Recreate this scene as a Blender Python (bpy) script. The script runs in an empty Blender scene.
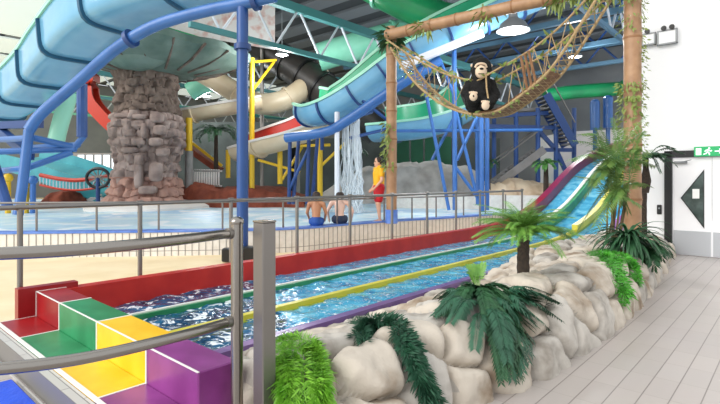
import bpy, math, random
from mathutils import Vector, Matrix, noise
random.seed(7)
PI = math.pi
F, CX, HY, EYE = 490.0, 360.0, 180.0, 1.62
YAW = math.radians(41.92)
CS, SN = math.cos(YAW), math.sin(YAW)
C = bpy.context.scene.collection
V = Vector

# ---------------------------------------------------------------- coordinates
def at(px, py, d):
    """point seen at pixel (px, py) at distance d in front of the viewer"""
    return V(((px - CX) / F * d, d, EYE - (py - HY) / F * d))
def on(px, py, z):
    d = (EYE - z) * F / (py - HY)
    return V(((px - CX) / F * d, d, z))
def pw(wx, wy, z=0.0):
    """pool axes (across, along) to world"""
    return V((CS * wx + SN * wy, -SN * wx + CS * wy, z))
def pinv(p):
    return (CS * p.x - SN * p.y, SN * p.x + CS * p.y)
def inplane(px, py, wy):
    """point at pixel lying in the plane wy = const of the pool axes"""
    d = wy / ((px - CX) / F * SN + CS)
    return at(px, py, d)
AX, AY, AZ = V((CS, -SN, 0)), V((SN, CS, 0)), V((0, 0, 1))

# ---------------------------------------------------------------- materials
def lin(c):
    if isinstance(c, str):
        c = c.lstrip('#'); c = [int(c[i:i + 2], 16) / 255 for i in (0, 2, 4)]
        c = [x / 12.92 if x <= 0.04045 else ((x + 0.055) / 1.055) ** 2.4 for x in c]
    return (c[0], c[1], c[2], 1.0)
MATS = {}
def mat(name, col, rough=0.5, metal=0.0, col2=None, scale=6.0, bump=0.0, bscale=None, emit=0.0, trans=0.0, alpha=1.0, coat=0.0, contrast=(0.35, 0.65), detail=4.0, sheen=0.0):
    m = bpy.data.materials.new(name); m.use_nodes = True
    nt = m.node_tree; b = nt.nodes['Principled BSDF']
    b.inputs['Base Color'].default_value = lin(col)
    b.inputs['Roughness'].default_value = rough
    b.inputs['Metallic'].default_value = metal
    b.inputs['Coat Weight'].default_value = coat
    if trans: b.inputs['Transmission Weight'].default_value = trans
    if alpha < 1: b.inputs['Alpha'].default_value = alpha
    if emit:
        b.inputs['Emission Color'].default_value = lin(col); b.inputs['Emission Strength'].default_value = emit
    tc = nt.nodes.new('ShaderNodeTexCoord')
    if col2 is not None:
        n = nt.nodes.new('ShaderNodeTexNoise'); n.inputs['Scale'].default_value = scale; n.inputs['Detail'].default_value = detail
        r = nt.nodes.new('ShaderNodeValToRGB')
        r.color_ramp.elements[0].position, r.color_ramp.elements[1].position = contrast
        r.color_ramp.elements[0].color = lin(col); r.color_ramp.elements[1].color = lin(col2)
        nt.links.new(tc.outputs['Object'], n.inputs['Vector']); nt.links.new(n.outputs['Fac'], r.inputs['Fac'])
        nt.links.new(r.outputs['Color'], b.inputs['Base Color'])
    if bump:
        n2 = nt.nodes.new('ShaderNodeTexNoise'); n2.inputs['Scale'].default_value = bscale or scale * 3; n2.inputs['Detail'].default_value = 6
        bp = nt.nodes.new('ShaderNodeBump'); bp.inputs['Strength'].default_value = bump; bp.inputs['Distance'].default_value = 0.02
        nt.links.new(tc.outputs['Object'], n2.inputs['Vector']); nt.links.new(n2.outputs['Fac'], bp.inputs['Height'])
        nt.links.new(bp.outputs['Normal'], b.inputs['Normal'])
    MATS[name] = m
    return m

def brick_mat(name, c1, c2, grout, w, h, mortar, rough, rot=0.0, offset=0.5, bump=0.3, vertical=False, coat=0.0, long_joint=None):
    m = bpy.data.materials.new(name); m.use_nodes = True
    nt = m.node_tree; b = nt.nodes['Principled BSDF']; b.inputs['Roughness'].default_value = rough
    b.inputs['Coat Weight'].default_value = coat
    tc = nt.nodes.new('ShaderNodeTexCoord'); mp = nt.nodes.new('ShaderNodeMapping')
    mp.inputs['Rotation'].default_value = (0, 0, rot)
    br = nt.nodes.new('ShaderNodeTexBrick')
    br.inputs['Scale'].default_value = 1.0; br.inputs['Brick Width'].default_value = w; br.inputs['Row Height'].default_value = h
    br.inputs['Mortar Size'].default_value = mortar; br.inputs['Mortar Smooth'].default_value = 0.15; br.offset = offset
    br.inputs['Color1'].default_value = lin(c1); br.inputs['Color2'].default_value = lin(c2); br.inputs['Mortar'].default_value = lin(grout)
    nt.links.new(tc.outputs['Object'], mp.inputs['Vector']); nt.links.new(mp.outputs['Vector'], br.inputs['Vector'])
    n = nt.nodes.new('ShaderNodeTexNoise'); n.inputs['Scale'].default_value = 1.3; n.inputs['Detail'].default_value = 5
    nt.links.new(tc.outputs['Object'], n.inputs['Vector'])
    mx = nt.nodes.new('ShaderNodeMix'); mx.data_type = 'RGBA'; mx.blend_type = 'MULTIPLY'; mx.inputs[0].default_value = 0.25
    nt.links.new(br.outputs['Color'], mx.inputs[6]); nt.links.new(n.outputs['Color'], mx.inputs[7])
    mx2 = nt.nodes.new('ShaderNodeMix'); mx2.data_type = 'RGBA'; mx2.blend_type = 'MIX'; mx2.inputs[0].default_value = 0.25
    nt.links.new(br.outputs['Color'], mx2.inputs[6]); nt.links.new(mx.outputs[2], mx2.inputs[7])
    out = mx2.outputs[2]
    if long_joint:
        b2 = nt.nodes.new('ShaderNodeTexBrick'); b2.inputs['Scale'].default_value = 1.0; b2.inputs['Brick Width'].default_value = 400; b2.inputs['Row Height'].default_value = h
        b2.inputs['Mortar Size'].default_value = 0.0045; b2.inputs['Mortar Smooth'].default_value = .1; b2.offset = 0
        nt.links.new(mp.outputs['Vector'], b2.inputs['Vector'])
        mx3 = nt.nodes.new('ShaderNodeMix'); mx3.data_type = 'RGBA'; mx3.inputs[7].default_value = lin(long_joint)
        nt.links.new(b2.outputs['Fac'], mx3.inputs[0]); nt.links.new(out, mx3.inputs[6]); out = mx3.outputs[2]
    nt.links.new(out, b.inputs['Base Color'])
    bp = nt.nodes.new('ShaderNodeBump'); bp.inputs['Strength'].default_value = bump; bp.inputs['Distance'].default_value = 0.004; bp.invert = True
    nt.links.new(br.outputs['Fac'], bp.inputs['Height']); nt.links.new(bp.outputs['Normal'], b.inputs['Normal'])
    MATS[name] = m
    return m

# ---------------------------------------------------------------- objects
ORG = {}
def tag(o, label=None, cat=None, group=None, kind=None):
    if label: o['label'] = label
    if cat: o['category'] = cat
    if group: o['group'] = group
    if kind: o['kind'] = kind
    return o
def thing(name, label, cat, loc, group=None, kind=None):
    o = bpy.data.objects.new(name, None); C.objects.link(o); o.empty_display_size = 0.1
    o.location = loc; ORG[o.name] = V(loc)
    return tag(o, label, cat, group, kind)
def copy_tree(o, parent=None):
    c = o.copy(); C.objects.link(c); c.parent = parent
    ORG[c.name] = ORG.get(o.name, V((0, 0, 0))).copy()
    for ch in list(o.children): copy_tree(ch, c)
    return c

class MB:
    def __init__(s): s.v, s.f, s.m = [], [], []
    def add(s, vs, fs, mi=0):
        n = len(s.v); s.v += [V(p) for p in vs]
        for f in fs: s.f.append([i + n for i in f]); s.m.append(mi)
        return s
    def hexa(s, p, mi=0):
        """8 corners: bottom ring 0-3, top ring 4-7"""
        return s.add(p, [(3, 2, 1, 0), (4, 5, 6, 7), (0, 1, 5, 4), (1, 2, 6, 5), (2, 3, 7, 6), (3, 0, 4, 7)], mi)
    def box(s, c, size, ax=V((1, 0, 0)), ay=V((0, 1, 0)), az=V((0, 0, 1)), mi=0):
        c = V(c); a, b, d = ax * size[0] / 2, ay * size[1] / 2, az * size[2] / 2
        return s.hexa([c - a - b - d, c + a - b - d, c + a + b - d, c - a + b - d, c - a - b + d, c + a - b + d, c + a + b + d, c - a + b + d], mi)
    def pbox(s, x0, x1, y0, y1, z0, z1, mi=0):
        """box in pool axes"""
        return s.hexa([pw(x0, y0, z0), pw(x1, y0, z0), pw(x1, y1, z0), pw(x0, y1, z0), pw(x0, y0, z1), pw(x1, y0, z1), pw(x1, y1, z1), pw(x0, y1, z1)], mi)
    def rbox(s, c, size, r, ax=V((1, 0, 0)), ay=V((0, 1, 0)), az=V((0, 0, 1)), mi=0):
        """box with chamfered edges"""
        c = V(c); h = V(size) / 2; r = min(r, min(h) * 0.9)
        idx = {}; vs = []
        for sx in (-1, 1):
            for sy in (-1, 1):
                for sz in (-1, 1):
                    for k in range(3):
                        e = [h.x - r, h.y - r, h.z - r]; e[k] += r
                        idx[(sx, sy, sz, k)] = len(vs)
                        vs.append(c + ax * sx * e[0] + ay * sy * e[1] + az * sz * e[2])
        fs = []
        def q(a): return idx[a]
        for k in range(3):
            i, j = (k + 1) % 3, (k + 2) % 3
            for sg in (-1, 1):
                ring = []
                for (a, b) in ((-1, -1), (1, -1), (1, 1), (-1, 1)):
                    t = [0, 0, 0]; t[k] = sg; t[i] = a; t[j] = b; ring.append(q((t[0], t[1], t[2], k)))
                fs.append(ring if sg > 0 else ring[::-1])
            for a in (-1, 1):
                for b in (-1, 1):
                    t0 = [0, 0, 0]; t0[i] = a; t0[j] = b; t0[k] = -1; t1 = list(t0); t1[k] = 1
                    f = [q((*t0, i)), q((*t1, i)), q((*t1, j)), q((*t0, j))]
                    fs.append(f if a * b < 0 else f[::-1])
        for sx in (-1, 1):
            for sy in (-1, 1):
                for sz in (-1, 1):
                    f = [q((sx, sy, sz, k)) for k in range(3)]
                    fs.append(f if sx * sy * sz > 0 else f[::-1])
        return s.add(vs, fs, mi)
    def tube(s, pts, r, seg=10, caps=True, mi=0):
        pts = [V(p) for p in pts]; n = len(pts)
        rs = r if isinstance(r, (list, tuple)) else [r] * n
        t0 = (pts[1] - pts[0]).normalized()
        up = V((0, 0, 1)) if abs(t0.z) < 0.9 else V((1, 0, 0))
        nrm = (up - t0 * up.dot(t0)).normalized()
        vs, fs = [], []
        for i, p in enumerate(pts):
            t = (pts[min(i + 1, n - 1)] - pts[max(i - 1, 0)]).normalized()
            nrm = (nrm - t * nrm.dot(t)).normalized(); bi = t.cross(nrm)
            for k in range(seg):
                a = 2 * PI * k / seg
                vs.append(p + (nrm * math.cos(a) + bi * math.sin(a)) * rs[i])
        for i in range(n - 1):
            for k in range(seg):
                k2 = (k + 1) % seg
                fs.append((i * seg + k, i * seg + k2, (i + 1) * seg + k2, (i + 1) * seg + k))
        if caps:
            fs.append(tuple(range(seg))[::-1]); fs.append(tuple((n - 1) * seg + k for k in range(seg)))
        return s.add(vs, fs, mi)
    def bar(s, a, b, w, h, mi=0, roll_up=V((0, 0, 1))):
        a, b = V(a), V(b); t = (b - a).normalized()
        up = roll_up if abs(t.dot(roll_up)) < 0.95 else V((0, 1, 0))
        sd = t.cross(up).normalized(); up = sd.cross(t)
        return s.box((a + b) / 2, (w, (b - a).length, h), sd, t, up, mi)
    def sweep(s, prof, pts, frames=None, closed=True, caps=True, mi=0):
        """prof: (side, up) pairs; swept along pts"""
        pts = [V(p) for p in pts]; n = len(pts); k = len(prof); vs, fs = [], []
        fr = frames or frames_of(pts)
        for p, (sd, up) in zip(pts, fr):
            for (a, b) in prof: vs.append(p + sd * a + up * b)
        kk = k if closed else k - 1
        for i in range(n - 1):
            for j in range(kk):
                j2 = (j + 1) % k
                fs.append((i * k + j, i * k + j2, (i + 1) * k + j2, (i + 1) * k + j))
        if closed and caps:
            fs.append(tuple(range(k))[::-1]); fs.append(tuple((n - 1) * k + j for j in range(k)))
        return s.add(vs, fs, mi)
    def lathe(s, prof, c, seg=32, mi=0, fn=None, axis=None):
        c = V(c); vs, fs = [], []
        if axis is None: ex, ey, ez = V((1, 0, 0)), V((0, 1, 0)), V((0, 0, 1))
        else:
            ez = axis.normalized(); ex = ez.orthogonal().normalized(); ey = ez.cross(ex)
        for (r, z) in prof:
            for k in range(seg):
                a = 2 * PI * k / seg
                rr = r * (fn(a, z) if fn else 1)
                vs.append(c + ex * rr * math.cos(a) + ey * rr * math.sin(a) + ez * z)
        for i in range(len(prof) - 1):
            for k in range(seg):
                k2 = (k + 1) % seg
                fs.append((i * seg + k, i * seg + k2, (i + 1) * seg + k2, (i + 1) * seg + k))
        fs.append(tuple(range(seg))[::-1]); fs.append(tuple((len(prof) - 1) * seg + k for k in range(seg)))
        return s.add(vs, fs, mi)
    def ball(s, c, r, seg=16, ring=10, mi=0, ax=V((1, 0, 0)), ay=V((0, 1, 0)), az=V((0, 0, 1)), fn=None):
        c = V(c); r = r if isinstance(r, (tuple, list, V)) else (r, r, r); vs, fs = [], []
        for i in range(ring + 1):
            th = PI * i / ring
            for k in range(seg):
                a = 2 * PI * k / seg
                d = V((math.sin(th) * math.cos(a), math.sin(th) * math.sin(a), -math.cos(th)))
                q = d
                sc = fn(d) if fn else 1
                vs.append(c + (ax * q.x * r[0] + ay * q.y * r[1] + az * q.z * r[2]) * sc)
        for i in range(ring):
            for k in range(seg):
                k2 = (k + 1) % seg
                fs.append((i * seg + k, i * seg + k2, (i + 1) * seg + k2, (i + 1) * seg + k))
        return s.add(vs, fs, mi)
    def build(s, name, mats, parent=None, org=None, angle=35, smooth=True):
        if not isinstance(mats, (list, tuple)): mats = [mats]
        if parent is not None: o0 = ORG[parent.name]
        elif org is not None: o0 = V(org)
        else:
            xs = [p.x for p in s.v]; ys = [p.y for p in s.v]; zs = [p.z for p in s.v]
            o0 = V(((min(xs) + max(xs)) / 2, (min(ys) + max(ys)) / 2, min(zs)))
        me = bpy.data.meshes.new(name)
        me.from_pydata([tuple(p - o0) for p in s.v], [], s.f)
        for m in mats: me.materials.append(MATS[m] if isinstance(m, str) else m)
        if len(mats) > 1: me.polygons.foreach_set('material_index', s.m)
        me.validate(); me.update()
        if smooth:
            me.polygons.foreach_set('use_smooth', [True] * len(me.polygons))
            me.set_sharp_from_angle(angle=math.radians(angle))
        o = bpy.data.objects.new(name, me); C.objects.link(o)
        if parent is not None: o.parent = parent
        else: o.location = o0
        ORG[o.name] = o0
        return o

def frames_of(pts, up=V((0, 0, 1))):
    out = []; n = len(pts)
    for i in range(n):
        t = (pts[min(i + 1, n - 1)] - pts[max(i - 1, 0)]).normalized()
        sd = t.cross(up).normalized(); out.append((sd, sd.cross(t).normalized()))
    return out
def spline(pts, n=8):
    """Catmull-Rom through the points"""
    pts = [V(p) for p in pts]; P = [pts[0] * 2 - pts[1]] + pts + [pts[-1] * 2 - pts[-2]]; out = []
    for i in range(1, len(P) - 2):
        a, b, c, d = P[i - 1:i + 3]
        for k in range(n):
            t = k / n
            out.append(0.5 * ((2 * b) + (c - a) * t + (2 * a - 5 * b + 4 * c - d) * t * t + (3 * b - a - 3 * c + d) * t ** 3))
    out.append(pts[-1]); return out
def resample(pts, step):
    out = [pts[0].copy()]; need = step
    for a, b in zip(pts, pts[1:]):
        L = (b - a).length; pos = 0
        while L - pos >= need:
            pos += need; out.append(a.lerp(b, pos / L)); need = step
        need -= L - pos
    return out
def struct(name, mb, mats, label=None, cat=None, **kw):
    o = mb.build(name, mats, **kw); o['kind'] = 'structure'
    return tag(o, label, cat)

def remeshed(name, caps, voxel, m, parent=None, org=None, smooth_it=6, fn=None):
    """one continuous surface grown round tapering limbs: caps = [(p0, r0, p1, r1)]"""
    mb = MB()
    for (a, ra, b, rb) in caps:
        a, b = V(a), V(b); L = (b - a).length
        if L < 1e-5: mb.ball(a, ra, 14, 10); continue
        t = (b - a).normalized(); pts, rs = [], []
        for k in range(0, 6):
            th = PI / 2 * (1 - k / 5); pts.append(a - t * ra * math.sin(th)); rs.append(max(ra * math.cos(th), 1e-4))
        for k in range(1, 6):
            th = PI / 2 * k / 5; pts.append(b + t * rb * math.sin(th)); rs.append(max(rb * math.cos(th), 1e-4))
        mb.tube(pts, rs, 14)
    tmp = mb.build('tmp_' + name, m, org=(0, 0, 0))
    md = tmp.modifiers.new('r', 'REMESH'); md.mode = 'VOXEL'; md.voxel_size = voxel; md.use_smooth_shade = True
    if smooth_it:
        sm = tmp.modifiers.new('s', 'SMOOTH'); sm.iterations = smooth_it; sm.factor = 0.5
    dg = bpy.context.evaluated_depsgraph_get(); ev = tmp.evaluated_get(dg)
    me = bpy.data.meshes.new_from_object(ev)
    vs = [v.co.copy() for v in me.vertices]; fs = [list(p.vertices) for p in me.polygons]
    bpy.data.objects.remove(tmp)
    if fn: vs = [fn(v) for v in vs]
    out = MB(); out.add(vs, fs)
    return out.build(name, m, parent=parent, org=org, angle=80)

def nz(p, s, seed=0.0): return noise.noise(V(p) * s + V((seed, seed * 1.7, seed * 0.3)))

# ---------------------------------------------------------------- plants
def leaf(mb, base, d, L, w, nrm, mi=0, fold=0.15, droop=0.0):
    d = d.normalized(); sd = d.cross(nrm)
    if sd.length < 1e-3: sd = d.orthogonal()
    sd.normalize(); n = sd.cross(d)
    dz = V((0, 0, -droop * L))
    p0 = base; p1 = base + d * L * 0.45 + dz * 0.25; p2 = base + d * L + dz
    mb.add([p0, p1 + sd * w / 2 + n * w * fold, p2, p1 - sd * w / 2 + n * w * fold, p1], [(0, 1, 4), (1, 2, 4), (0, 4, 3), (4, 2, 3)], mi)
def arc(base, az, L, e0, e1, n=10):
    p = V(base); out = [p.copy()]
    for i in range(n):
        e = e0 + (e1 - e0) * (i + 0.5) / n
        p = p + V((math.cos(az) * math.cos(e), math.sin(az) * math.cos(e), math.sin(e))) * L / n
        out.append(p.copy())
    return out
def frond(mb, pts, nl, ll, lw, r=0.006, mi=0, start=0.15, sweepf=0.7, droop=0.2, rng=random):
    P = spline(pts, 4); n = len(P)
    mb.tube(P, [r * (1 - 0.75 * i / (n - 1)) for i in range(n)], 5, mi=mi)
    for i in range(nl):
        t = start + (1 - start) * (i + 0.5) / nl
        f = t * (n - 1); k = min(int(f), n - 2); b = P[k].lerp(P[k + 1], f - k); tg = (P[k + 1] - P[k]).normalized()
        up = V((0, 0, 1)) if abs(tg.z) < 0.95 else V((1, 0, 0))
        sd = tg.cross(up).normalized(); nr = sd.cross(tg)
        sc = (0.45 + 0.55 * math.sin(PI * min(1, 0.15 + t * 0.8)))
        for sg in (-1, 1):
            d = tg * sweepf + sd * sg + nr * (0.15 + rng.uniform(-.12, .12))
            leaf(mb, b, d, ll * sc * rng.uniform(0.85, 1.1), lw, nr, mi, droop=droop)
def garland(mb, pts, n, ll, lw, spread, rng, mi=0, down=0.6):
    """leafy strand: small leaves all round a path"""
    P = spline(pts, 5); m = len(P)
    mb.tube(P, 0.004, 4, mi=mi)
    for i in range(n):
        f = rng.random() * (m - 1); k = min(int(f), m - 2); b = P[k].lerp(P[k + 1], f - k); tg = (P[k + 1] - P[k]).normalized()
        o = V((rng.uniform(-1, 1), rng.uniform(-1, 1), rng.uniform(-1, 1)))
        o -= tg * o.dot(tg)
        d = tg * down + o.normalized() * 0.8
        leaf(mb, b + o * spread, d, ll * rng.uniform(.6, 1.2), lw, o.normalized().cross(tg), mi, droop=0.15)
# ================================================================ materials
mat('red_paint', '#b41f1c', 0.35, col2='#c62c24', scale=3)
mat('red_dark', '#8e1218', 0.35, col2='#a11c20', scale=3)
mat('maroon', '#931d34', 0.3, col2='#80244e', scale=0.8)
mat('green_paint', '#1f7a4a', 0.35, col2='#2f8f5c', scale=4)
mat('yellow_paint', '#eab712', 0.35, col2='#f2c62c', scale=4)
mat('purple_paint', '#7b2f74', 0.3, col2='#8f3f88', scale=4)
mat('white_edge', '#e9e6df', 0.5)
mat('steel', '#938d86', 0.22, metal=0.9, bump=0.02, bscale=60)
mat('steel_grey', '#86817c', 0.38, metal=0.75, bump=0.03, bscale=40)
mat('blue_mat', '#1247c8', 0.5, col2='#1a53da', scale=5, bump=0.3, bscale=30)
brick_mat('floor_tile', '#b9b0aa', '#b3aaa4', '#a0978f', 0.42, 0.178, 0.0025, 0.38, rot=-(PI / 2 - YAW), offset=0.0, long_joint='#857c77')
brick_mat('kerb_tile', '#c9c6bf', '#bfbcb5', '#7c7872', 0.5, 0.06, 0.004, 0.4, rot=YAW)
mat('sand_floor', '#f0dcb4', 0.55, col2='#e6cfa3', scale=1.5, bump=0.1, bscale=30)
mat('tile_white', '#e8e4dc', 0.35, col2='#dcd7ce', scale=8)
mat('grout', '#8d8984', 0.8)
mat('rim_blue', '#4f78cc', 0.35, col2='#6b90dc', scale=4)
mat('rock', '#8a7762', 0.85, col2='#c4b9aa', scale=3.2, bump=0.5, bscale=14, contrast=(.30, .52), detail=7)
mat('rock_grey', '#80776c', 0.85, col2='#bdb6ac', scale=3.6, bump=0.5, bscale=14, contrast=(.30, .55), detail=7)
mat('rock_core', '#7d6a52', 0.95, col2='#5d4d3b', scale=5.0, bump=0.4)
mat('bamboo', '#ad8764', 0.5, col2='#9a7454', scale=5.0)
mat('bamboo_node', '#8d6440', 0.6)
mat('fern_bright', '#578a30', 0.5, col2='#7ba848', scale=8)
mat('fern_green', '#3f7a34', 0.5, col2='#5a9444', scale=8)
mat('fern_dark', '#20482c', 0.55, col2='#305f38', scale=9)
mat('fern_blue', '#1f4a34', 0.55, col2='#2d5f44', scale=9)
mat('grass_lime', '#5f9e20', 0.5, col2='#86be3c', scale=9)
mat('moss_green', '#3c8f26', 0.5, col2='#58ad36', scale=9)
mat('olive_leaf', '#6c7f3a', 0.55, col2='#88964c', scale=9)
mat('trunk_dark', '#2e2620', 0.9, col2='#43372c', scale=20, bump=0.8, bscale=50)
mat('rope', '#b49a72', 0.85, col2='#9c815a', scale=30)
mat('plank_brown', '#8a6444', 0.8, col2='#6f4d32', scale=10)
mat('gorilla_fur', '#0f0d0c', 0.9, bump=1.0, bscale=60)
mat('gorilla_skin', '#d8bfa4', 0.7)
mat('white_wall', '#f1f1f1', 0.55)
mat('door_white', '#f4f3f4', 0.35)
mat('kick_grey', '#b9bcc0', 0.35, metal=0.35)
mat('frame_black', '#17181a', 0.4)
mat('plastic_black', '#141414', 0.35)
mat('paper', '#f4f4f0', 0.7)
mat('door_glass', '#5c6a66', 0.08, col2='#39423f', scale=4, trans=0.0)
mat('exit_green', '#0f9a58', 0.4, emit=0.35)
mat('exit_white', '#f2fff6', 0.4, emit=0.5)
mat('lamp_grey', '#8d9092', 0.4, metal=0.4)
mat('lamp_white', '#f2f3f3', 0.4)

def water_mat(name, cols, rough, scale, bump, foam_glint=0.0, fscale=10.0):
    m = bpy.data.materials.new(name); m.use_nodes = True; nt = m.node_tree; b = nt.nodes['Principled BSDF']
    b.inputs['Roughness'].default_value = rough; b.inputs['IOR'].default_value = 1.33; b.inputs['Specular IOR Level'].default_value = 0.8
    tc = nt.nodes.new('ShaderNodeTexCoord')
    n = nt.nodes.new('ShaderNodeTexNoise'); n.inputs['Scale'].default_value = scale; n.inputs['Detail'].default_value = 5; n.inputs['Distortion'].default_value = 0.6
    r = nt.nodes.new('ShaderNodeValToRGB'); el = r.color_ramp.elements
    el[0].position = 0.3; el[0].color = lin(cols[0]); el[1].position = 0.7; el[1].color = lin(cols[-1])
    for i, c in enumerate(cols[1:-1]):
        e = el.new(0.3 + 0.4 * (i + 1) / (len(cols) - 1)); e.color = lin(c)
    nt.links.new(tc.outputs['Object'], n.inputs['Vector']); nt.links.new(n.outputs['Fac'], r.inputs['Fac'])
    out = r.outputs['Color']
    if foam_glint:  # white speckle painted into the colour: foam, and glints of reflected light
        n3 = nt.nodes.new('ShaderNodeTexNoise'); n3.inputs['Scale'].default_value = fscale; n3.inputs['Detail'].default_value = 3; n3.inputs['Distortion'].default_value = 1.5
        r3 = nt.nodes.new('ShaderNodeValToRGB'); r3.color_ramp.elements[0].position = 1 - foam_glint - 0.04; r3.color_ramp.elements[1].position = 1 - foam_glint + 0.04
        r3.color_ramp.elements[0].color = (0, 0, 0, 1); r3.color_ramp.elements[1].color = (1, 1, 1, 1)
        mx = nt.nodes.new('ShaderNodeMix'); mx.data_type = 'RGBA'; mx.inputs[7].default_value = lin('#eef4f8')
        nt.links.new(tc.outputs['Object'], n3.inputs['Vector']); nt.links.new(n3.outputs['Fac'], r3.inputs['Fac'])
        nt.links.new(r3.outputs['Color'], mx.inputs[0]); nt.links.new(out, mx.inputs[6]); out = mx.outputs[2]
    nt.links.new(out, b.inputs['Base Color'])
    n2 = nt.nodes.new('ShaderNodeTexNoise'); n2.inputs['Scale'].default_value = scale * 1.6; n2.inputs['Detail'].default_value = 4
    bp = nt.nodes.new('ShaderNodeBump'); bp.inputs['Strength'].default_value = bump; bp.inputs['Distance'].default_value = 0.05
    nt.links.new(tc.outputs['Object'], n2.inputs['Vector']); nt.links.new(n2.outputs['Fac'], bp.inputs['Height']); nt.links.new(bp.outputs['Normal'], b.inputs['Normal'])
    MATS[name] = m
water_mat('race_water', ['#1a6c9c', '#3a98be', '#6cbcd4'], 0.08, 4.0, 0.5, foam_glint=0.36, fscale=22)  # white speckle here is painted sparkle of light on the chop
water_mat('splash_water', ['#0d2f4c', '#1a4c70', '#2f6f96'], 0.06, 4.0, 0.7, foam_glint=0.41, fscale=8)  # white patches stand for bright reflections, painted into the colour
water_mat('pool_water', ['#93c0e6', '#bcdcec', '#dceeee'], 0.35, 0.5, 0.2, foam_glint=0.42, fscale=.7)
water_mat('slide_water', ['#2a86b8', '#56aed2', '#8fd0e4'], 0.12, 3.0, 0.3, foam_glint=0.27, fscale=5)

# ================================================================ setting: floors
WALLY = 12.5
mb = MB(); mb.pbox(-6.1, 14, -4, 1.9, -.1, 0); mb.pbox(-2.75, 14, 1.9, WALLY + .2, -.1, 0); mb.pbox(-6.1, -2.75, 1.9, 40, -.1, 0)
struct('floor', mb, 'floor_tile', 'pale grey plank tiles of the poolside walkway', 'floor', org=(0, 0, 0))
mb = MB(); mb.pbox(-60, -6.1, -30, 60, -.1, 0)
struct('floor.001', mb, 'sand_floor', 'sand coloured poolside floor behind the red side wall', 'floor', org=(0, 0, 0))

# ---------------------------------------------------------------- race lanes
LX = [-5.9, -5.15, -4.3, -3.45]
ZW = 0.17
PROF = [(1.8, .10), (9, .10), (11.5, .10), (13, .20), (14, .35), (15, .62), (15.8, .88), (17, 1.45), (18.6, 2.0), (20.5, 2.4), (22, 2.68), (24.5, 3.05), (27, 3.2)]
def bedz(y):
    for (a, za), (b, zb) in zip(PROF, PROF[1:]):
        if a <= y <= b: return za + (zb - za) * (y - a) / (b - a)
    return PROF[-1][1] if y > PROF[-1][0] else PROF[0][1]
YS = [1.83 + i * 0.4 for i in range(64)]
def bz(y): return (bedz(y - .5) + bedz(y) + bedz(y + .5) + bedz(max(1.8, y - 1)) + bedz(y + 1)) / 5
slide = thing('racing_slide', 'multi-lane racing slide with red side wall ending in the blue splash lanes', 'water slide', pw(-4.6, 1.83, 0))
def ridge(x0, x1, zlo, zhi, ys, side_lo=None):
    """wall following the slide bed, between heights zlo and zhi above it"""
    pr = [(x0, zlo), (x1, zlo), (x1, zhi), (x0, zhi)]; vs = []; fs = []
    for y in ys:
        b = bz(y)
        for (x, z) in pr: vs.append(pw(x, y, (0 if (side_lo is not None and z == zlo) else b + z)))
    for i in range(len(ys) - 1):
        for j in range(4):
            j2 = (j + 1) % 4; fs.append((i * 4 + j, i * 4 + j2, i * 4 + 4 + j2, i * 4 + 4 + j))
    n = len(ys) - 1; fs.append((3, 2, 1, 0)); fs.append((n * 4, n * 4 + 1, n * 4 + 2, n * 4 + 3))
    return vs, fs
lowY = [y for y in YS if y < 13.1]; hiY = [y for y in YS if y > 12.7]
mb = MB(); mb.add(*ridge(-6.06, -5.9, 0, .34, lowY, 0)); mb.build('side_wall', 'red_paint', slide)
for y0 in ():
    pass
mb = MB(); mb.add(*ridge(-6.12, -5.9, -.1, .36, hiY)); o = mb.build('side_wall', 'maroon', slide); o['label'] = 'maroon side wall of the slope'
mb = MB()
for i in range(3):
    vs, fs = [], []
    for y in YS:
        b = bz(y)
        for k in range(7):
            u = k / 6; x = LX[i] + (LX[i + 1] - LX[i]) * u; vs.append(pw(x, y, b + 0.07 * (2 * u - 1) ** 2 - .03))
    for r_ in range(len(YS) - 1):
        for k in range(6): fs.append((r_ * 7 + k, r_ * 7 + k + 1, r_ * 7 + 8 + k, r_ * 7 + 7 + k))
    mb.add(vs, fs)
mb.build('lane_bed', 'slide_water', slide)
mb = MB(); mb.add(*ridge(-5.9, -3.4, -.16, -.07, hiY)); mb.build('under_shell', 'maroon', slide)
mb = MB(); mb.add(*ridge(-5.19, -5.11, -.05, .115, lowY)); mb.add(*ridge(-5.24, -5.06, -.05, .27, hiY)); g = mb.build('lane_divider', 'green_paint', slide); g['label'] = 'green lane divider with pale cap'
mb = MB(); mb.add(*ridge(-5.185, -5.15, .11, .13, lowY)); mb.add(*ridge(-5.26, -5.16, .26, .30, hiY)); mb.build('divider_cap', 'white_edge', g)
mat('lane_yellow', '#c9bd2e', 0.35, col2='#d8cc4a', scale=3)
mat('lane_lime', '#8fa63a', 0.35)
mb = MB(); mb.add(*ridge(-4.34, -4.26, -.05, .125, lowY)); mb.add(*ridge(-4.37, -4.23, -.05, .24, hiY)); g = mb.build('lane_divider', 'lane_yellow', slide); g['label'] = 'yellow lane divider'
mb = MB(); mb.add(*ridge(-4.26, -4.22, -.05, .07, YS)); mb.build('divider_edge', 'lane_lime', g)
mat('purple_rail', '#6a4f86', 0.3, col2='#7d5f95', scale=2)
mb = MB(); mb.add(*ridge(-3.45, -3.345, -.1, .175, lowY)); g = mb.build('side_wall', 'purple_rail', slide); g['label'] = 'purple low wall on the rock side'
mb = MB(); mb.add(*ridge(-3.50, -3.45, -.1, .13, lowY)); mb.build('inner_edge', 'lane_lime', g)
mat('violet', '#8e3fa0', 0.35)
mb = MB(); mb.add(*ridge(-3.44, -3.345, -.1, .34, hiY)); g = mb.build('side_wall', 'violet', slide); g['label'] = 'violet wall of the slope beside the palms'
mb = MB(); mb.add(*ridge(-3.50, -3.44, -.1, .22, hiY)); mb.build('inner_edge', 'lane_yellow', g)
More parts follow.
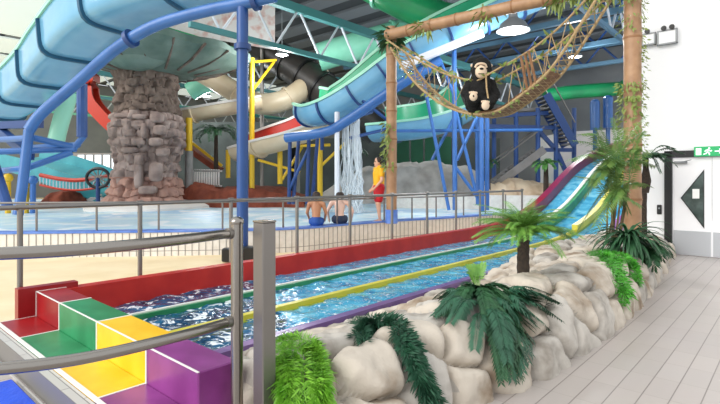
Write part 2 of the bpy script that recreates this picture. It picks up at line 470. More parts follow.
for y in (16.5, 19.5, 22.5, 25.5):
    for x in (-5.6, -3.8):
        mb = MB(); mb.tube([pw(x, y, 0), pw(x, y, bz(y) - .1)], .09, 10); mb.build('support_leg', 'steel_grey', slide)

# water in the lanes
mb = MB()
vs, fs = [], []; nx = 52; yy = [1.83 + i * .055 for i in range(250)]
for y in yy:
    for k in range(nx + 1):
        x = -5.9 + 2.45 * k / nx
        amp = .016 if y > 5.5 else .016 + .022 * (5.5 - y) / 3.7
        z = ZW + amp * (nz((x, y, 0), 4.0) + .6 * nz((x, y, 3), 9.0))
        vs.append(pw(x, y, z))
for r_ in range(len(yy) - 1):
    for k in range(nx): a = r_ * (nx + 1) + k; fs.append((a, a + 1, a + nx + 2, a + nx + 1))
mb.add(vs, fs)
mb.m = [1 if (r_ // nx) * .055 + 1.83 + 0.5 * nz(((r_ % nx) * .1, (r_ // nx) * .055, 9), 2.0) < 4.2 - 1.2 * ((r_ % nx) / nx) else 0 for r_ in range(len(fs))]
w = mb.build('lane_water', ['race_water', 'splash_water'], angle=180)
tag(w, 'choppy blue water in the racing lanes', 'water', kind='stuff')

# ---------------------------------------------------------------- end steps of the lanes
def end_block(x0, x1, m, label, colour):
    t = thing('lane_end_step', label, 'step', pw((x0 + x1) / 2, 1.21, 0), 'coloured steps at the lane ends')
    g = .012
    mb = MB(); mb.rbox(pw((x0 + x1) / 2, 1.69, .2275), (x1 - x0 - g, .28, .455), .008, AX, AY, AZ); b = mb.build('end_wall', m, t)
    mb = MB(); mb.rbox(pw((x0 + x1) / 2, 1.38, .1), (x1 - x0 - g, .34, .2), .006, AX, AY, AZ); s = mb.build('tread', m, t)
    mb = MB()
    mb.pbox(x0 + .01, x1 - .01, 1.547, 1.561, .452, .457); mb.pbox(x0 - .002, x0 + .014, 1.544, 1.552, .2, .458); mb.pbox(x0 - .002, x0 + .014, 1.55, 1.83, .452, .459)
    mb.build('white_edging', 'white_edge', b)
    mb = MB(); mb.pbox(x0, x1, 1.205, 1.235, .192, .204); mb.pbox(x0 - .008, x0 + .008, 1.22, 1.55, .197, .203)
    mb.build('white_edging', 'white_edge', s)
    return t
end_block(-5.94, -5.22, 'red_dark', 'red two-level step at the end of the lane beside the red side wall', 'red')
end_block(-5.22, -4.3, 'green_paint', 'green two-level step between the red and the yellow ones', 'green')
end_block(-4.3, -3.4, 'yellow_paint', 'yellow two-level step between the green and the purple ones', 'yellow')
end_block(-3.4, -2.7, 'purple_paint', 'purple two-level step beside the metal railing post', 'purple')
mb = MB(); mb.pbox(-6.06, -5.94, 1.39, 1.95, 0, .50)
o = mb.build('end_panel', 'red_dark'); tag(o, 'upright dark red panel closing the corner of the red step', 'panel')
mb = MB(); mb.pbox(-6.06, -2.7, 1.12, 1.205, 0, .185); mb.pbox(-6.06, -2.7, 1.085, 1.10, 0, .012)
struct('trim_1', mb, 'kerb_tile', 'pale tiled kerb in front of the coloured steps', 'kerb', org=pw(-4, 1, 0))
mb = MB(); mb.rbox(pw(-3.74, .66, .016), (1.9, .8, .032), .012, AX, AY, AZ)
o = mb.build('floor_mat', 'blue_mat'); tag(o, 'bright blue mat on the floor in front of the coloured steps', 'mat')

# ---------------------------------------------------------------- front railing
P0 = at(237, 233, 3.0)
hr = thing('railing', 'curved metal railing with two thick rails in front of the coloured steps', 'railing', (P0.x, P0.y, 0))
mb = MB(); mb.tube([(P0.x, P0.y, 0), (P0.x, P0.y, 1.36)], .037, 20); mb.tube([(P0.x, P0.y, 0), (P0.x, P0.y, .02)], .07, 20); mb.build('post', 'steel', hr)
mb = MB(); mb.lathe([(.04, 1.35), (.043, 1.36), (.043, 1.37), (.034, 1.385), (.018, 1.394), (.002, 1.397)], (P0.x, P0.y, 0), 20); mb.build('post_cap', 'steel', hr)
def rail(pts, z, name):
    P = []
    for (px, py, d) in pts:
        p = at(px, py, d); P.append(V((p.x, p.y, z)))
    P = spline(P, 10); mb = MB(); mb.tube(P, .029, 16); r_ = mb.build(name, 'steel', hr)
    mb = MB(); e = P[0]; d = (P[1] - P[0]).normalized(); mb.tube([e - d * .01, e + d * .05], .034, 16); mb.build('rail_collar', 'steel_grey', r_)
rail([(233, 232, 3.0), (180, 240, 2.66), (90, 249, 2.31), (0, 253.5, 2.16), (-90, 252, 2.1)], 1.2955, 'rail')
rail([(233, 321, 3.0), (180, 336, 2.71), (90, 357, 2.39), (0, 369, 2.24), (-90, 372, 2.18)], .757, 'rail')
S0 = at(264.5, 222, 2.9)
sp = thing('square_post', 'thick square steel post standing beside the purple step and the railing', 'post', (S0.x, S0.y, 0))
mb = MB(); mb.rbox((S0.x, S0.y, S0.z / 2), (.097, .097, S0.z), .006, AX, AY, AZ); mb.build('post_body', 'steel_grey', sp)
mb = MB(); mb.rbox((S0.x, S0.y, S0.z + .004), (.101, .101, .012), .003, AX, AY, AZ); mb.build('post_cap', 'steel', sp)
mb = MB(); mb.box((S0.x, S0.y, .006), (.2, .2, .012), AX, AY, AZ); mb.build('base_plate', 'steel_grey', sp)
for k in (0, 1):
    q = V((S0.x, S0.y, 1.30 - .05 * k)) - AX * .056
    mb = MB(); mb.tube([q + AX * .01, q - AX * .012], .012, 10); mb.build('bolt', 'plastic_black', sp)

# ---------------------------------------------------------------- long railing behind the red wall
RWX = -6.17
def rwy(px):
    d = -RWX / (SN - CS * (px - CX) / F); p = ((px - CX) / F * d, d); return SN * p[0] + CS * p[1]
lr = thing('railing', 'long straight metal railing standing behind the red side wall', 'railing', pw(RWX, rwy(20), 0))
ys = [rwy(p) for p in (-75, 20, 140, 231, 297, 350, 392, 427, 456, 480, 503, 522)]
mb = MB(); mb.tube([pw(RWX, ys[1] - 1.4, 1.33), pw(RWX, ys[-1], 1.30)], .026, 12); mb.build('top_rail', 'steel_grey', lr)
for y in ys[1:]:
    mb = MB(); mb.tube([pw(RWX, y, 0), pw(RWX, y, 1.31)], .028, 12); p = mb.build('post', 'steel_grey', lr)
    mb = MB(); mb.tube([pw(RWX, y, 0), pw(RWX, y, .02)], .06, 12); mb.build('foot_plate', 'steel_grey', p)
    mb = MB(); mb.tube([pw(RWX, y - .04, 1.33 - .0), pw(RWX, y + .04, 1.33)], .033, 12); mb.build('clamp', 'steel_grey', p)

# ---------------------------------------------------------------- raised leisure pool behind
PWALL = spline([V(((px - CX) / F * d, d, 0)) for px, d in ((-120, 9.9), (-40, 10.0), (30, 10.15), (100, 10.3), (170, 10.45), (235, 10.65), (300, 11.1), (350, 12.1), (400, 13.2), (440, 14.0), (480, 15.1), (530, 16.8), (560, 18.6))], 10)
cols = resample(PWALL, .0075)
def ribbon(mb, pts, z0, z1, thick, mi=0, lip=0):
    fr = frames_of(pts); pr = [(-lip, z0), (thick, z0), (thick, z1), (-lip, z1)]
    vs = []; fs = []
    for p, (sd, up) in zip(pts, fr):
        n = -sd
        for (a, z) in pr: vs.append(V((p.x + n.x * a, p.y + n.y * a, z)))
    for i in range(len(pts) - 1):
        for j in range(4):
            j2 = (j + 1) % 4; fs.append((i * 4 + j, i * 4 + j2, i * 4 + 4 + j2, i * 4 + 4 + j))
    n = (len(pts) - 1) * 4; fs += [(3, 2, 1, 0), (n, n + 1, n + 2, n + 3)]
    mb.add(vs, fs, mi)
mb = MB(); coarse = cols[::10]
ribbon(mb, coarse, 0, .5, .3)
fr = frames_of(cols)
step = 19
for i in range(0, len(cols), step):
    p = cols[i]; sd, up = fr[i]; n = sd
    mb.box((p.x + n.x * .002, p.y + n.y * .002, .25), (.013, .012, .49), up.cross(n).normalized() if False else V((0, 0, 1)).cross(n).normalized(), n, V((0, 0, 1)), 1)
for z in (.11,):
    off = [V((p.x + s.x * .003, p.y + s.y * .003, 0)) for p, (s, u) in zip(coarse, frames_of(coarse))]
    ribbon(mb, off, z - .006, z + .006, .02, 1)
struct('wall_pool', mb, ['tile_white', 'grout'], 'white tiled wall of the raised leisure pool', 'wall', org=(0, 0, 0))
mb = MB(); ribbon(mb, coarse, .505, .545, .32, 0, .02)
struct('trim_2', mb, 'rim_blue', 'blue rim along the top of the white tiled pool wall', 'trim', org=(0, 0, 0))
# pool water: polygon behind the wall
fr2 = frames_of(coarse)
front = [V((p.x - s.x * .3, p.y - s.y * .3, .50)) for p, (s, u) in zip(coarse, fr2)]
mb = MB(); N = 40; vs = []
cc = front[::6]
for p in cc:
    for k in range(N + 1):
        u = (k / N) ** 1.6; q = V((p.x * (1 + 1.9 * u), p.y + 19 * u, 0)); q.z = .47 + .02 * nz(q, 1.2)
        vs.append(q)
fs = [(i * (N + 1) + k, (i + 1) * (N + 1) + k, (i + 1) * (N + 1) + k + 1, i * (N + 1) + k + 1) for i in range(len(cc) - 1) for k in range(N)]
mb.add(vs, fs); o = mb.build('pool_water', 'pool_water', angle=180, org=(0, 0, 0)); tag(o, 'pale blue water of the raised leisure pool', 'water', kind='stuff')
# low railing on the rim
sr = thing('railing', 'low metal railing standing on the blue rim of the raised pool', 'railing', cols[len(cols) // 3] + V((0, 0, .55)))
mid = [V((p.x - s.x * .15, p.y - s.y * .15, 0)) for p, (s, u) in zip(coarse, fr2)]
mb = MB(); mb.tube([p + V((0, 0, 1.14)) for p in mid[5:-60:4]], .022, 10); mb.build('top_rail', 'steel_grey', sr)
for px in (-22, 38, 97, 158, 222, 282, 338, 385, 413, 436, 464, 486, 506):
    q = min(mid, key=lambda p: abs(p.x / p.y * F + CX - px))
    mb = MB(); mb.tube([q + V((0, 0, .545)), q + V((0, 0, 1.15))], .022, 10); mb.build('post', 'steel_grey', sr)

# ---------------------------------------------------------------- rock edging
rng = random.Random(11)
def rbase(y):
    pts = [(1.7, -1.95), (2.6, -1.85), (3.2, -1.72), (4, -1.58), (5.2, -1.48), (7, -1.5), (9, -1.68), (10.5, -1.85), (12.5, -2.05)]
    for (a, xa), (b, xb) in zip(pts, pts[1:]):
        if a <= y <= b: return xa + (xb - xa) * (y - a) / (b - a)
    return pts[0][1] if y < 1.7 else pts[-1][1]
def rtop(y):
    pts = [(1.7, .42), (3, .5), (4.5, .55), (6, .58), (8, .50), (12.5, .45)]
    for (a, xa), (b, xb) in zip(pts, pts[1:]):
        if a <= y <= b: return xa + (xb - xa) * (y - a) / (b - a)
    return .45
rock = thing('rock_edging', 'pale moulded rock wall between the racing lanes and the tiled walkway', 'rock wall', pw(-2.0, 5, 0))
def zback(y): return .12 if y < 6.2 else (.12 + (.36 - .12) * min(1, (y - 6.2) / 1.2))
def rprof(y):
    b = rbase(y) - .07; h = rtop(y) - .07
    f = math.sqrt(max(0.0, min(1, (y - 1.72) / .28))) * math.sqrt(max(0.0, min(1, (12.46 - y) / .3))); h *= f
    zb = zback(y) * f; w = b + 3.34
    return [(b, -.04), (b - .02, .3 * h), (b - .10, .68 * h), (b - .22, .92 * h), (b - .42, h), (b - .62, h - .01), (b - .62 - (w - .62) * .5, zb + (h - zb) * .42), (-3.33, zb), (-3.335, 0)]
def along(pl, n):
    L = [0]
    for p, q in zip(pl, pl[1:]): L.append(L[-1] + math.hypot(q[0] - p[0], q[1] - p[1]))
    out = []; k = 0
    for i in range(n + 1):
        t = L[-1] * i / n
        while k < len(L) - 2 and L[k + 1] < t: k += 1
        u = (t - L[k]) / max(1e-6, L[k + 1] - L[k]); out.append((pl[k][0] + (pl[k + 1][0] - pl[k][0]) * u, pl[k][1] + (pl[k + 1][1] - pl[k][1]) * u, t))
    return out
NS, NY = 100, 440; Y0, Y1 = 1.725, 12.45
grid = [along(rprof(Y0 + (Y1 - Y0) * j / NY), NS) for j in range(NY + 1)]
# the joints between the cast boulders
seeds = []; y = Y0 - .1; r_ = 0
while y < Y1 + .3:
    st = .40 + .02 * (y - 2); s = -.05 + (.15 if r_ % 2 else .0); 
    while s < 2.3:
        ss = rng.uniform(.33, .45) * (.88 if s < .4 else 1.1); seeds.append((s + ss / 2 + rng.uniform(-.06, .06), y + rng.uniform(-.13, .13))); s += ss
    y += st; r_ += 1
def cell(s, y, q):
    s += .05 * nz(q, 3.2, 2); y += .05 * nz(q, 3.2, 8); d1 = d2 = 9; k = -1
    for i, (a, b) in enumerate(seeds):
        if abs(b - y) > .9: continue
        dd = max(abs(a - s), abs(b - y)) * .35 + math.hypot(a - s, b - y) * .65
        if dd < d1: d2 = d1; d1 = dd; k = i
        elif dd < d2: d2 = dd
    return k, d2 - d1
RP, RC = [], []
for j in range(NY + 1):
    y = Y0 + (Y1 - Y0) * j / NY; rowp = []; rowc = []
    for i in range(NS + 1):
        x, z, s = grid[j][i]; x0, z0, _ = grid[j][max(0, i - 2)]; x1, z1, _ = grid[j][min(NS, i + 2)]
        tx, tz_ = x1 - x0, z1 - z0; L = math.hypot(tx, tz_) or 1; nx_, nz_ = tz_ / L, -tx / L
        if nz_ < -.2: nx_, nz_ = -nx_, -nz_
        q = V((x, y, z)); k, e = cell(s, y, q); hsh = math.sin(k * 12.9898) * 43758.5453; hsh -= math.floor(hsh)
        m = min(1, e / .17); d = .115 * (1 - (1 - m) ** 2.6) * (.75 + .5 * hsh) - .06 * max(0, 1 - e / .045) + .04 * nz(q, 4.5, k) + .018 * nz(q, 11, k) + .008 * nz(q, 26)
        fade = min(1, (NS - i) / 5); fy = min(1, j / 8, (NY - j) / 8); d *= fade * (.3 + .7 * fy)
        rowp.append(pw(max(-3.34, x + nx_ * d), y, z + nz_ * d)); rowc.append((k, e))
    RP.append(rowp); RC.append(rowc)
cells = {}
allf = []; allv = [p for r in RP for p in r]
for j in range(NY):
    for i in range(NS):
        k, e = RC[j][i]; ke = min(RC[j][i][1], RC[j + 1][i][1], RC[j][i + 1][1], RC[j + 1][i + 1][1])
        cells.setdefault(k, []).append((j, i, ke)); a = j * (NS + 1) + i; allf.append((a, a + NS + 1, a + NS + 2, a + 1))
from mathutils.bvhtree import BVHTree
ROCKBVH = BVHTree.FromPolygons([tuple(p) for p in allv], allf)
for k, fl_ in cells.items():
    idx = {}; mb = MB(); hsh = math.sin(k * 78.233) * 43758.5453; hsh -= math.floor(hsh)
    def vi(j, i):
        if (j, i) not in idx: idx[(j, i)] = len(mb.v); mb.v.append(RP[j][i])
        return idx[(j, i)]
    for (j, i, ke) in fl_:
        mb.f.append([vi(j, i), vi(j + 1, i), vi(j + 1, i + 1), vi(j, i + 1)]); mb.m.append(0)
    mb.build('boulder', 'rock' if hsh < .6 else 'rock_grey', rock, angle=180)

# ---------------------------------------------------------------- wall with the door
wl = pinv(at(641, 200, 11.07))[0]
def wp(px, py):                                     # point on the wall's face
    return inplane(px, py, WALLY)
x641 = pinv(wp(641, 200))[0]
def wxof(px): return pinv(wp(px, 200))[0]
def wz(px, py): return wp(px, py).z
xd0, xd1 = wxof(672), wxof(712)
zt = wz(690, 157)
mb = MB()
mb.pbox(x641, xd0 - .12, WALLY, WALLY + .25, 0, 11); mb.pbox(xd0 - .12, 8, WALLY, WALLY + .25, zt + .14, 11)
mb.pbox(xd1 + .95, 8, WALLY, WALLY + .25, 0, zt + .14)
struct('wall_right', mb, 'white_wall', 'plain white wall at the end of the tiled walkway', 'wall')
d1 = thing('door_1', 'white metal double door under the exit sign', 'door', pw((xd0 + xd1) / 2, WALLY, 0), kind='structure')
mb = MB(); mb.pbox(xd0 - .14, xd0, WALLY - .04, WALLY + .2, 0, zt + .14); mb.pbox(xd0 - .14, xd1 + .97, WALLY - .04, WALLY + .2, zt, zt + .14)
mb.build('door_frame', 'frame_black', d1)
mb = MB(); mb.pbox(x641 + .02, xd0 - .14, WALLY - .03, WALLY, zt + .02, zt + .09); o = mb.build('trim_3', 'frame_black'); tag(o, 'black strip along the white wall at door head height', 'trim', kind='structure')
for (a, b) in ((xd0 + .01, xd1 - .005), (xd1 + .005, xd1 + .95)):
    mb = MB(); mb.pbox(a, b, WALLY + .01, WALLY + .06, .01, zt - .01); lf = mb.build('door_leaf', 'door_white', d1)
    mb = MB(); mb.pbox(a + .015, b - .015, WALLY - .002, WALLY + .012, .02, wz(690, 231)); mb.build('kick_plate', 'kick_grey', lf)
tri = [wp(682, 198), wp(703.5, 172), wp(703.5, 226)]
def prism(mb, poly, y0, y1, mi=0):
    n = len(poly); a = [p + AY * y0 for p in poly]; b = [p + AY * y1 for p in poly]
    mb.add(a + b, [tuple(range(n)), tuple(range(n, 2 * n))[::-1]] + [(i, i + n, (i + 1) % n + n, (i + 1) % n) for i in range(n)], mi)
cen = (tri[0] + tri[1] + tri[2]) / 3
mb = MB(); prism(mb, [cen + (p - cen) * 1.1 for p in tri], -.006, .02); wn = mb.build('window_frame', 'frame_black', d1)
mb = MB(); prism(mb, tri, -.010, -.006); mb.build('pane', 'door_glass', wn)
mb = MB(); prism(mb, [wp(692.5, 198.5), wp(699.5, 198.5), wp(699.5, 189), wp(692.5, 189)], -.014, -.011); mb.build('paper_notice', 'paper', d1)
mb = MB(); a = wp(681, 162.5); mb.rbox(a - AY * .04, (.24, .07, .05), .01, AX, AY, AZ); mb.bar(a - AY * .06, a + AX * .2 - AY * .12 + AZ * .05, .02, .012); mb.build('door_closer', 'lamp_grey', d1)
mb = MB(); a = wp(659.5, 209.5); mb.rbox(a - AY * .02, (.09, .04, .21), .012, AX, AY, AZ); cb = mb.build('call_box', 'plastic_black'); tag(cb, 'small black control box on the white wall left of the door', 'switch')
mb = MB(); mb.tube([a - AY * .04 + AZ * .03, a - AY * .048 + AZ * .03], .02, 12); mb.build('button', 'lamp_grey', cb)
# exit sign
e0, e1 = wxof(694.7), wxof(726); ez0, ez1 = wz(705, 156.5), wz(705, 146.8)
es = thing('exit_sign', 'green running man exit sign above the white door', 'sign', pw((e0 + e1) / 2, WALLY - .03, ez0))
ey = WALLY - .09
mb = MB(); mb.pbox(e0, e1, ey, WALLY - .001, ez0, ez1); mb.build('housing', 'exit_green', es)
eh = ez1 - ez0
def epx(u, v): return pw(e0 + u * eh, ey - .004, ez0 + v * eh)
mb = MB(); mb.pbox(e0 + .16 * eh, e0 + .62 * eh, ey - .006, ey + .001, ez0 + .15 * eh, ez0 + .85 * eh); mb.build('door_symbol', 'exit_white', es)
mb = MB(); hd = epx(1.28, .80); mb.ball(hd, .10 * eh, 10, 8)
for a, b in (((1.25, .68), (1.12, .42)), ((1.25, .66), (1.02, .62)), ((1.02, .62), (.92, .48)), ((1.24, .62), (1.42, .5)), ((1.42, .5), (1.52, .6)), ((1.12, .42), (1.32, .3)), ((1.32, .3), (1.3, .12)), ((1.12, .42), (.98, .25)), ((.98, .25), (.8, .22))):
    mb.tube([epx(*a), epx(*b)], .055 * eh, 8)
mb.build('running_figure', 'exit_white', es)
mb = MB(); mb.bar(epx(1.75, .5), epx(2.35, .5), .006, .10 * eh); mb.bar(epx(2.12, .72), epx(2.38, .5), .006, .09 * eh); mb.bar(epx(2.12, .28), epx(2.38, .5), .006, .09 * eh); mb.build('arrow', 'exit_white', es)
# emergency lights
for (pa, pb, ya, yb, lab) in ((642, 656.5, 34, 46, 'small white emergency light on the white wall next to the bamboo pole'), (658, 678, 30.5, 45, 'larger white emergency light with two lamp heads on the white wall')):
    a0, a1 = wxof(pa), wxof(pb); z0, z1 = wz((pa + pb) / 2, yb), wz((pa + pb) / 2, ya)
    el = thing('emergency_light', lab, 'lamp', pw((a0 + a1) / 2, WALLY - .03, z0))
    mb = MB(); mb.pbox(a0 + .02, a1 - .02, WALLY - .09, WALLY - .001, z0 + .02, z1 - .02); mb.build('housing', 'lamp_white', el)
    mb = MB()
    for (u0, u1, v0, v1) in ((a0, a1, z0, z0 + .03), (a0, a1, z1 - .03, z1), (a0, a0 + .03, z0, z1), (a1 - .03, a1, z0, z1)): mb.pbox(u0, u1, WALLY - .10, WALLY - .02, v0, v1)
    mb.build('frame', 'lamp_grey', el)
    for u in ((.35, .75) if pa > 650 else (.45,)):
        mb = MB(); q = pw(a0 + (a1 - a0) * u, WALLY - .07, z1 + .035); mb.tube([q + AY * .05, q - AY * .02, q - AY * .06], [.025, .05, .055], 12); mb.build('lamp_head', 'plastic_black', el)
# ================================================================ bamboo poles, beam, hammock
rng = random.Random(5)
def bamboo(mb, nodes, a, b, r, n):
    a, b = V(a), V(b); pts, rs = [], []
    M = n * 8
    for i in range(M + 1):
        t = i / M; ph = (t * n) % 1.0; dd = min(ph, 1 - ph)
        pts.append(a.lerp(b, t)); rs.append(r * (1 + .07 * math.exp(-(dd / .06) ** 2) - .02 * math.sin(PI * ph)))
    mb.tube(pts, rs, 18)
    for k in range(1, n):
        p = a.lerp(b, k / n); d = (b - a).normalized(); nodes.tube([p - d * .02, p, p + d * .02], [r * 1.075, r * 1.10, r * 1.075], 18)
def ivy(mb, a, b, r, n, side=None, L=.14, rng=rng):
    a, b = V(a), V(b); d = (b - a).normalized(); ex = d.orthogonal().normalized(); ey = d.cross(ex)
    for i in range(n):
        t = rng.random(); an = rng.uniform(0, 2 * PI)
        o = ex * math.cos(an) + ey * math.sin(an)
        if side is not None and o.dot(side) < rng.uniform(-.2, .6): o = (o + side * 1.4).normalized()
        p = a.lerp(b, t) + o * (r + rng.uniform(.0, .09))
        dr = o * rng.uniform(.2, .9) + V((rng.uniform(-.5, .5), rng.uniform(-.5, .5), rng.uniform(-1, .1)))
        leaf(mb, p, dr, L * rng.uniform(.6, 1.2), L * .4, o, droop=.2)
BL = at(391, 223, 12.6); BL.z = .5
BLt = at(392, 37, 12.6); BLt.x = BL.x = (BL.x + BLt.x) / 2
BR = at(632.5, 240, 9.2); BR.z = .25; BRt = V((BR.x, BR.y, 6.3))
blp = thing('bamboo_pole', 'slimmer bamboo pole standing behind the red side wall next to the lifeguard', 'bamboo pole', BL, 'bamboo poles')
mb, nd = MB(), MB(); bamboo(mb, nd, BL, BLt + V((0, 0, .25)), .135, 7); mb.add(nd.v, nd.f, 1); p = mb.build('cane', ['bamboo', 'bamboo_node'], blp); pass
mb = MB(); mb.tube([BL + V((0, 0, .01)), BL + V((0, 0, .36))], .16, 16); mb.build('base_sleeve', 'rim_blue', blp)
mb = MB(); ivy(mb, BL + V((0, 0, 1.4)), BL + V((0, 0, 2.6)), .13, 90, V((-1, -.3, 0)), .16); mb.build('ivy', 'olive_leaf', blp)
mb = MB()
for i in range(150):
    d = V((rng.gauss(0, 1), rng.gauss(0, 1), rng.gauss(0, .8))).normalized(); leaf(mb, BLt + d * rng.uniform(.08, .28), d + V((0, 0, -.3)), rng.uniform(.15, .34), .07, d.orthogonal(), droop=.3)
mb.build('leaf_clump', 'fern_dark', blp)
brp = thing('bamboo_pole', 'thicker ivy-clad bamboo pole rising out of the rocks beside the white wall', 'bamboo pole', BR, 'bamboo poles')
mb, nd = MB(), MB(); bamboo(mb, nd, BR, BRt, .155, 6); mb.add(nd.v, nd.f, 1); p = mb.build('cane', ['bamboo', 'bamboo_node'], brp); pass
mb = MB(); ivy(mb, BR + V((0, 0, 1.7)), BRt, .15, 420, V((.9, -.2, 0)), .085); ivy(mb, BR + V((0, 0, 1.6)), BR + V((0, 0, 3.2)), .15, 300, V((-.8, -.5, 0)), .11); ivy(mb, BRt - V((0, 0, 1.9)), BRt, .15, 160, V((-.9, -.2, 0)), .09)
mb.build('ivy', 'olive_leaf', brp)
beam = thing('bamboo_beam', 'long slanting bamboo beam carried by the two bamboo poles', 'bamboo beam', (BLt + BRt) / 2)
b0 = BLt + (BLt - V((BR.x, BR.y, BLt.z))).normalized() * .15; b1 = V((BR.x, BR.y, BLt.z + .0)) + V((.6, -.5, 0)) * .3
mb, nd = MB(), MB(); bamboo(mb, nd, b0 + V((0, -.25, 0)), b1 + V((0, -.3, 0)), .135, 9); mb.add(nd.v, nd.f, 1); p = mb.build('cane', ['bamboo', 'bamboo_node'], beam); pass
mb = MB(); bd = b1 - b0
for t in (.18, .45, .72, .80, .86, .93):
    c = b0 + bd * t + V((0, -.3, 0))
    for i in range(45 if t < .7 else 80):
        d = V((rng.gauss(0, 1), rng.gauss(0, 1), rng.gauss(-.3, .8))).normalized(); leaf(mb, c + d * .12 + bd * rng.uniform(-.03, .03), d + V((0, 0, -.4)), rng.uniform(.1, .3), .05, d.orthogonal(), droop=.3)
mb.build('vine', 'olive_leaf', beam)

WH = 9.75
def hp(px, py, off=0): return inplane(px, py, WH) + AY * off
ham = thing('rope_hammock', 'long rope net hammock slung between the bamboo poles', 'hammock', hp(480, 114))
topL = [(394, 42), (410, 53), (430, 65), (452, 76), (470, 81), (484, 83)]; topR = [(484, 83), (505, 71), (525, 60), (545, 47), (570, 26), (600, -6)]
botL = [(398, 50), (412, 72), (428, 90), (448, 105), (470, 114), (486, 116)]; botR = [(486, 116), (505, 112), (522, 101), (540, 87), (556, 72), (575, 45), (606, -4)]
ropes = []
for off in (-.30, .30):
    for tl, tr in ((topL, topR), (botL, botR)):
        for seg_ in (tl, tr):
            P = spline([hp(a, b, off) for a, b in seg_], 6); mb = MB(); mb.tube(P, .022 if seg_ in (topL, topR) else .028, 7); mb.build('rope', 'rope', ham)
            ropes.append(P)
def samp(P, t):
    f = t * (len(P) - 1); k = min(int(f), len(P) - 2); return P[k].lerp(P[k + 1], f - k)
mb = MB()
for (a, b, ts) in ((0, 2, (.12, .3, .5, .68)), (1, 3, (.35, .55, .7, .82)), (4, 6, (.12, .3, .5, .68)), (5, 7, (.35, .55, .7, .82))):
    for t in ts: mb.tube([samp(ropes[a], t), samp(ropes[b], min(1, t + .05))], .009, 5); mb.tube([samp(ropes[a], t), samp(ropes[b], max(0, t - .09))], .009, 5)
for (a, b) in ((2, 6), (3, 7)):
    for i in range(1, 26):
        t = i / 26; mb.tube([samp(ropes[a], t), samp(ropes[b], min(1, t + .04))], .010, 5); mb.tube([samp(ropes[a], t), samp(ropes[b], max(0, t - .04))], .010, 5)
mb.build('netting', 'rope', ham)
mb = MB()
for i in range(24):
    t = .02 + i * .026; a = samp(ropes[3], t); b = samp(ropes[7], t); d = (samp(ropes[3], t + .02) - a).normalized(); mb.box((a + b) / 2 + V((0, 0, .03)), ((b - a).length, .12 + .05 * rng.random(), .06), (b - a).normalized(), d, (b - a).normalized().cross(d))
mb.build('slat_bed', 'plank_brown', ham)
mb = MB()
for P in ropes[:4]:
    for i in range(30):
        p = samp(P, rng.random()); leaf(mb, p, V((rng.gauss(0, 1), rng.gauss(0, 1), rng.gauss(-.4, 1))), rng.uniform(.08, .2), .06, V((0, -1, 0.2)))
for P in ropes[4:6]:
    for i in range(60):
        p = samp(P, rng.random()); leaf(mb, p, V((rng.gauss(0, 1), rng.gauss(0, 1), rng.gauss(-.4, 1))), rng.uniform(.08, .22), .06, V((0, -1, 0.2)))
mb.build('leaves', 'olive_leaf', ham)
mb = MB()
for t in (.42, .46, .5):
    mb.tube([samp(ropes[1], t), samp(ropes[3], t + .02)], .03, 6)
mb.build('hanging_strips', 'plank_brown', ham)

# toy gorilla
gc = hp(481, 111.5, -.12); S = gc.y / F
def gp(px, py, f=0.0): return V((gc.x + (px - 481) * S, gc.y - f, gc.z - (py - 112) * S))
gor = thing('gorilla', 'big black toy gorilla with a pale muzzle sitting in the rope hammock', 'toy gorilla', gc)
fur = lambda v: v + V((nz(v, 14), nz(v, 14, 7), nz(v, 14, 13))) * .022
caps = [(gp(481, 103), .30, gp(482, 90), .27), (gp(482, 88), .26, gp(483, 80), .20), (gp(484, 71), .235, gp(484, 68), .21),
        (gp(481, 73, .12), .13, gp(480.5, 76, .17), .11),
        (gp(473, 85), .12, gp(467, 95, .12), .10), (gp(467, 95, .12), .10, gp(471, 104, .32), .085), (gp(471, 104, .32), .08, gp(473, 105, .40), .07),
        (gp(493, 85), .12, gp(497, 97, .1), .105), (gp(497, 97, .1), .10, gp(491, 105, .3), .085), (gp(491, 105, .3), .08, gp(488, 106, .38), .07),
        (gp(475, 105, .1), .16, gp(470, 103, .42), .12), (gp(488, 106, .1), .16, gp(484, 108, .45), .12),
        (gp(470, 103, .42), .11, gp(470, 101, .48), .10), (gp(484, 108, .45), .11, gp(482, 110, .50), .10),
        (gp(475.5, 68), .05, gp(475, 67), .04), (gp(492.5, 68), .05, gp(493, 67), .04)]
for hand, dx in ((gp(473, 105, .40), -1), (gp(488, 106, .38), 1)):
    for k in range(5):
        a = hand + V((dx * .03 * (k - 2) * .8, -.05, .015 * (2 - abs(k - 2)))); caps.append((a, .028, a + V((0, -.06, -.035)), .022))
remeshed('body', caps, .022, 'gorilla_fur', gor, fn=fur)
mb = MB(); mb.ball(gp(481, 75.5, .25), (.125, .08, .14), 18, 12, fn=lambda d: 1 + .08 * nz(d, 2)); mz = mb.build('muzzle', 'gorilla_skin', gor, angle=180)
mb = MB(); mb.ball(gp(480.6, 73.2, .325), (.045, .02, .025), 12, 8); mb.ball(gp(480.4, 78, .315), (.07, .02, .012), 12, 8); mb.build('nose_and_mouth', 'gorilla_fur', mz, angle=180)
mb = MB(); mb.tube(spline([gp(475.5, 71, .22), gp(477, 68.3, .24), gp(481, 67.3, .25), gp(485, 68.3, .24), gp(486.5, 71, .22)], 5), .026, 8); mb.build('brow', 'gorilla_skin', gor)
for px in (478.4, 483.6):
    mb = MB(); mb.ball(gp(px, 70.3, .24), .03, 10, 8); mb.build('eye', 'plastic_black', gor, angle=180)
for px, py in ((474.3, 66.8), (493.6, 67)):
    mb = MB(); mb.ball(gp(px, py, .02), (.03, .035, .04), 12, 8); mb.build('ear', 'gorilla_skin', gor, angle=180)
